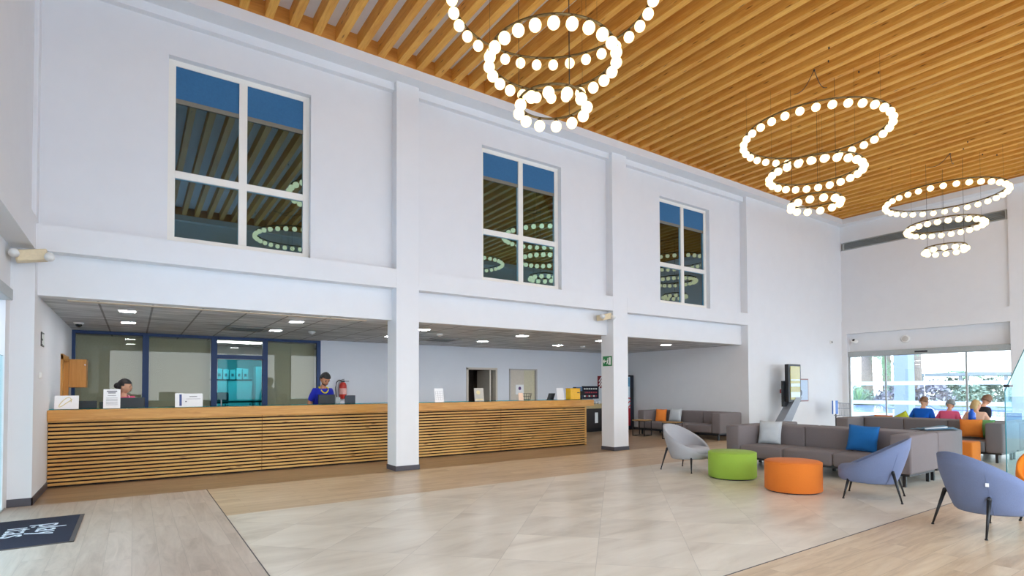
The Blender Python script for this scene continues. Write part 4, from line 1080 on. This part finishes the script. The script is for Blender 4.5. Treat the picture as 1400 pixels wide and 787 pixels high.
# ------------------------------------------------------------------ outside
PAVE = plain('pale paving', srgb(206, 216, 232), .8, var=.05, scale=2)  # bluish tint put in so light bounced off it cools the upper walls
struct('ground', MB().box(XR+.35, 110, -40, 60, -.14, -.02), PAVE)
struct('ground', MB().box(-25, XR+.35, -28, YF-.4, -.14, -.02), PAVE)
struct('ground', MB().box(-25, -1.85, YF-.4, 25, -.14, -.02), PAVE)
struct('pool', MB().box(36.5, 49.5, -10, 44, -.02, .02), plain('pool water', srgb(120, 138, 214), .15))
struct('lawn', MB().box(50, 62, 6, 44, -.02, .12), plain('planting soil', srgb(110, 120, 90), .9))
o = MB().box(24.7, 25.3, 8.93, 9.42, 0, 5).obj('outdoor_column', plain('outdoor column render', srgb(150, 164, 186), .7), None, label='square grey-blue outdoor column seen through the window', cat='column'); MB().box(24.66, 25.34, 8.89, 9.46, 0, .2).obj('plinth', SKIRT, o)
struct('canopy', MB().box(XR+.4, 25.5, -2, 12, 4.6, 4.8), WHITE)
TRUNK = plain('palm bark', srgb(150, 134, 122), .9, var=.35, scale=14, bump=.5); LEAF = plain('palm leaf', srgb(96, 136, 96), .6, var=.3, scale=3)
def palm(x, y, h, r, lab, nf=22, fl=2.1, seed=1, trunk_mat=None):
    g = random.Random(seed); t = empty('palm_tree', (x, y, 0), label=lab, cat='palm tree', group='palms outside the window')
    prof = [(0, 0)]
    for q in range(28):
        z = h*q/27; prof.append((r*(1.15-.25*q/27)*(1+.07*(q % 2)), z))
    prof.append((0, h)); MB().lathe(prof, 14).obj('trunk', trunk_mat or TRUNK, t, True)
    m = MB()
    for q in range(nf):
        a = g.uniform(0, 6.283); el = g.uniform(-.3, 1.2); pts = []
        for k_ in range(9):
            u = k_/8; rr = fl*u*math.cos(el*.8*(1-u)); z = h+fl*(math.sin(el)*u-.75*u*u)
            pts.append(Vector((rr*math.cos(a), rr*math.sin(a), z)))
        m.tube(pts, .012, 4)
        sd = Vector((-math.sin(a), math.cos(a), 0))
        for k_ in range(1, 9):
            for e in range(3):
                p = pts[k_-1].lerp(pts[k_], e/3+.1); ln = .3*fl/2*(1-.5*abs(k_/8-.5))
                dv = (pts[k_]-pts[k_-1]).normalized()
                for sg in (-1, 1):
                    q1 = p+sd*sg*ln+dv*.22*1-Vector((0, 0, .18)); w = dv*.045
                    m.bm.faces.new([m.bm.verts.new(v) for v in (p-w, p+w, q1)])
    m.obj('crown', LEAF, t)
palm(52.85, 22.22, 4.82, 0.420, 'thick palm trunk with low drooping fronds at left of window', 30, 3.85, 3)
palm(54.25, 21.23, 7.98, 0.298, 'slim palm trunk left of the square outdoor column', 22, 3.50, 4)
palm(54.25, 18.94, 8.67, 0.280, 'slim palm trunk right of the square outdoor column', 22, 3.50, 5)
palm(80.50, 23.10, 2.90, 0.210, 'small distant palm behind the pergola, right of centre', 18, 2.45, 6)
palm(75.25, 17.32, 2.38, 0.210, 'short distant palm near the right side of the window', 18, 2.27, 8)
BUSH = [plain('bush green', srgb(140, 172, 124), .7, var=.3, scale=4), plain('bush grey green', srgb(148, 164, 150), .7, var=.3, scale=4), plain('bush purple grey', srgb(158, 152, 162), .7, var=.3, scale=4)]
def bush(x, y, r, h, mi, lab, seed, spiky=False):
    g = random.Random(seed); m = MB()
    for q in range(520 if not spiky else 90):
        a = g.uniform(0, 6.283); e = g.uniform(.05, 1.5)
        if spiky:
            d = Vector((math.cos(a)*math.cos(e), math.sin(a)*math.cos(e), math.sin(e))); s_ = Vector((-math.sin(a), math.cos(a), 0))*.07
            p = d*.05; t_ = Vector((d.x*r, d.y*r, d.z*h)); m.bm.faces.new([m.bm.verts.new(v) for v in (p-s_, p+s_, t_)])
        else:
            rr = g.uniform(.6, 1)*(1+.25*noise.noise(Vector((a*1.5, e*3, seed))))
            p = Vector((r*math.cos(a)*math.cos(e)*rr, r*math.sin(a)*math.cos(e)*rr, h*math.sin(e)*rr))
            d1 = Vector((g.gauss(0, 1), g.gauss(0, 1), g.gauss(0, 1))).normalized(); d2 = d1.cross(Vector((g.gauss(0, 1), g.gauss(0, 1), 1))).normalized(); k_ = .2
            m.quad(p-d1*k_, p+d2*k_*.5, p+d1*k_, p-d2*k_*.5)
    m.obj('shrub', BUSH[mi], None, loc=(x, y, .1), label=lab, cat='shrub', group='shrubs outside the window')
bush(49.52, 21.53, 1.75, 1.56, 0, 'spiky green agave-like plant low at left of the window', 11, True)
bush(51.10, 22.57, 1.93, 1.50, 1, 'grey-green shrub behind the spiky plant', 12)
bush(51.45, 19.60, 1.40, 1.75, 2, 'purple-grey shrub right of the spiky plant', 13)
bush(53.38, 17.68, 1.57, 1.88, 2, 'purple-grey shrub right of the outdoor column', 14)
bush(55.12, 15.58, 1.57, 1.62, 1, 'grey-green shrub between column and pink shirted person', 15)
bush(60.38, 18.38, 1.57, 2.12, 1, 'taller grey-green shrub behind the pergola post', 16)
bush(62.12, 16.28, 1.57, 2.00, 1, 'grey-green shrub below the pergola roof, right part', 17)
bush(60.38, 13.83, 1.40, 1.50, 1, 'low grey-green shrub at right side of the window', 18)
pg = empty('pergola', (58.5, 0, 0), label='low grey-roofed pergola across the terrace outside', cat='pergola')
GR = plain('pergola grey', srgb(150, 156, 166), .7)
MB().box(-.2, 3.5, 11.0, 20.3, 2.44, 2.70).obj('roof', GR, pg)
for y in (11.5, 14.2, 17.2, 20.0): MB().box(0, .2, y, y+.2, 0, 2.44).obj('post', GR, pg)
def lounger(x, y, lab):
    t = empty('sun_lounger', (x, y, 0), R(80), label=lab, cat='sun lounger', group='blue sun loungers by the pool'); m_ = plain('lounger blue', srgb(96, 112, 190), .6) if 'lounger blue' not in bpy.data.materials else bpy.data.materials['lounger blue']
    MB().box(-.95, .5, -.33, .33, .32, .40, .02).obj('bed', m_, t); MB().box(0, .7, -.33, .33, 0, .07, .02, mat=Matrix.Translation((.48, 0, .34)) @ Matrix.Rotation(R(-35), 4, 'Y')).obj('backrest', m_, t)
    for sx in (-.8, .4):
        for sy in (-.28, .28): MB().box(sx-.03, sx+.03, sy-.03, sy+.03, 0, .33).obj('leg', PLASTICW, t)
for i, (x, y, w_) in enumerate(((33.5, 12.6, 'nearest the outdoor column'), (33.6, 10.4, 'in the middle of the window view'), (33.8, 8.2, 'at the right of the window view'))): lounger(x, y, 'blue sun lounger on the terrace, %s' % w_)

# ------------------------------------------------------------------ world, lights, camera
w = bpy.data.worlds.new('World'); bpy.context.scene.world = w; w.use_nodes = True
nt = w.node_tree; bg = nt.nodes['Background']
tc = nt.nodes.new('ShaderNodeTexCoord'); sp_ = nt.nodes.new('ShaderNodeSeparateXYZ'); rp = nt.nodes.new('ShaderNodeValToRGB')
nt.links.new(tc.outputs['Generated'], sp_.inputs[0]); nt.links.new(sp_.outputs[2], rp.inputs[0])
rp.color_ramp.elements[0].position = 0; rp.color_ramp.elements[0].color = (.95, .97, 1, 1)
rp.color_ramp.elements[1].position = .6; rp.color_ramp.elements[1].color = (.60, .79, 1, 1)
nt.links.new(rp.outputs[0], bg.inputs[0]); bg.inputs[1].default_value = WORLD = 5.0

sc = bpy.context.scene
cam = bpy.data.cameras.new('Camera'); co = bpy.data.objects.new('Camera', cam); col.objects.link(co); sc.camera = co
f_, yaw, pitch, roll, cy = 753.9, .600925, .023852, -.0036848, 512.675
Fv = Vector((math.sin(yaw)*math.cos(pitch), math.cos(yaw)*math.cos(pitch), math.sin(pitch)))
rv = Vector((math.cos(yaw), -math.sin(yaw), 0)); uv = rv.cross(Fv)
r2 = rv*math.cos(roll)+uv*math.sin(roll); u2 = -rv*math.sin(roll)+uv*math.cos(roll)
Mx = Matrix(((r2.x, u2.x, -Fv.x, 0), (r2.y, u2.y, -Fv.y, 0), (r2.z, u2.z, -Fv.z, 1.5), (0, 0, 0, 1)))
co.matrix_world = Mx
cam.sensor_width = 36; cam.sensor_fit = 'HORIZONTAL'; cam.lens = f_/1400*36; cam.shift_y = (cy-393.5)/1400; cam.clip_start = .05; cam.clip_end = 300
vs = sc.view_settings; vs.view_transform = 'Standard'; vs.look = 'None'; vs.gamma = 1; vs.exposure = .25; vs.use_curve_mapping = False
sc.cycles.max_bounces = 10; sc.cycles.diffuse_bounces = 6; sc.cycles.transparent_max_bounces = 16; sc.cycles.sample_clamp_indirect = 8
sc.cycles.use_denoising = True
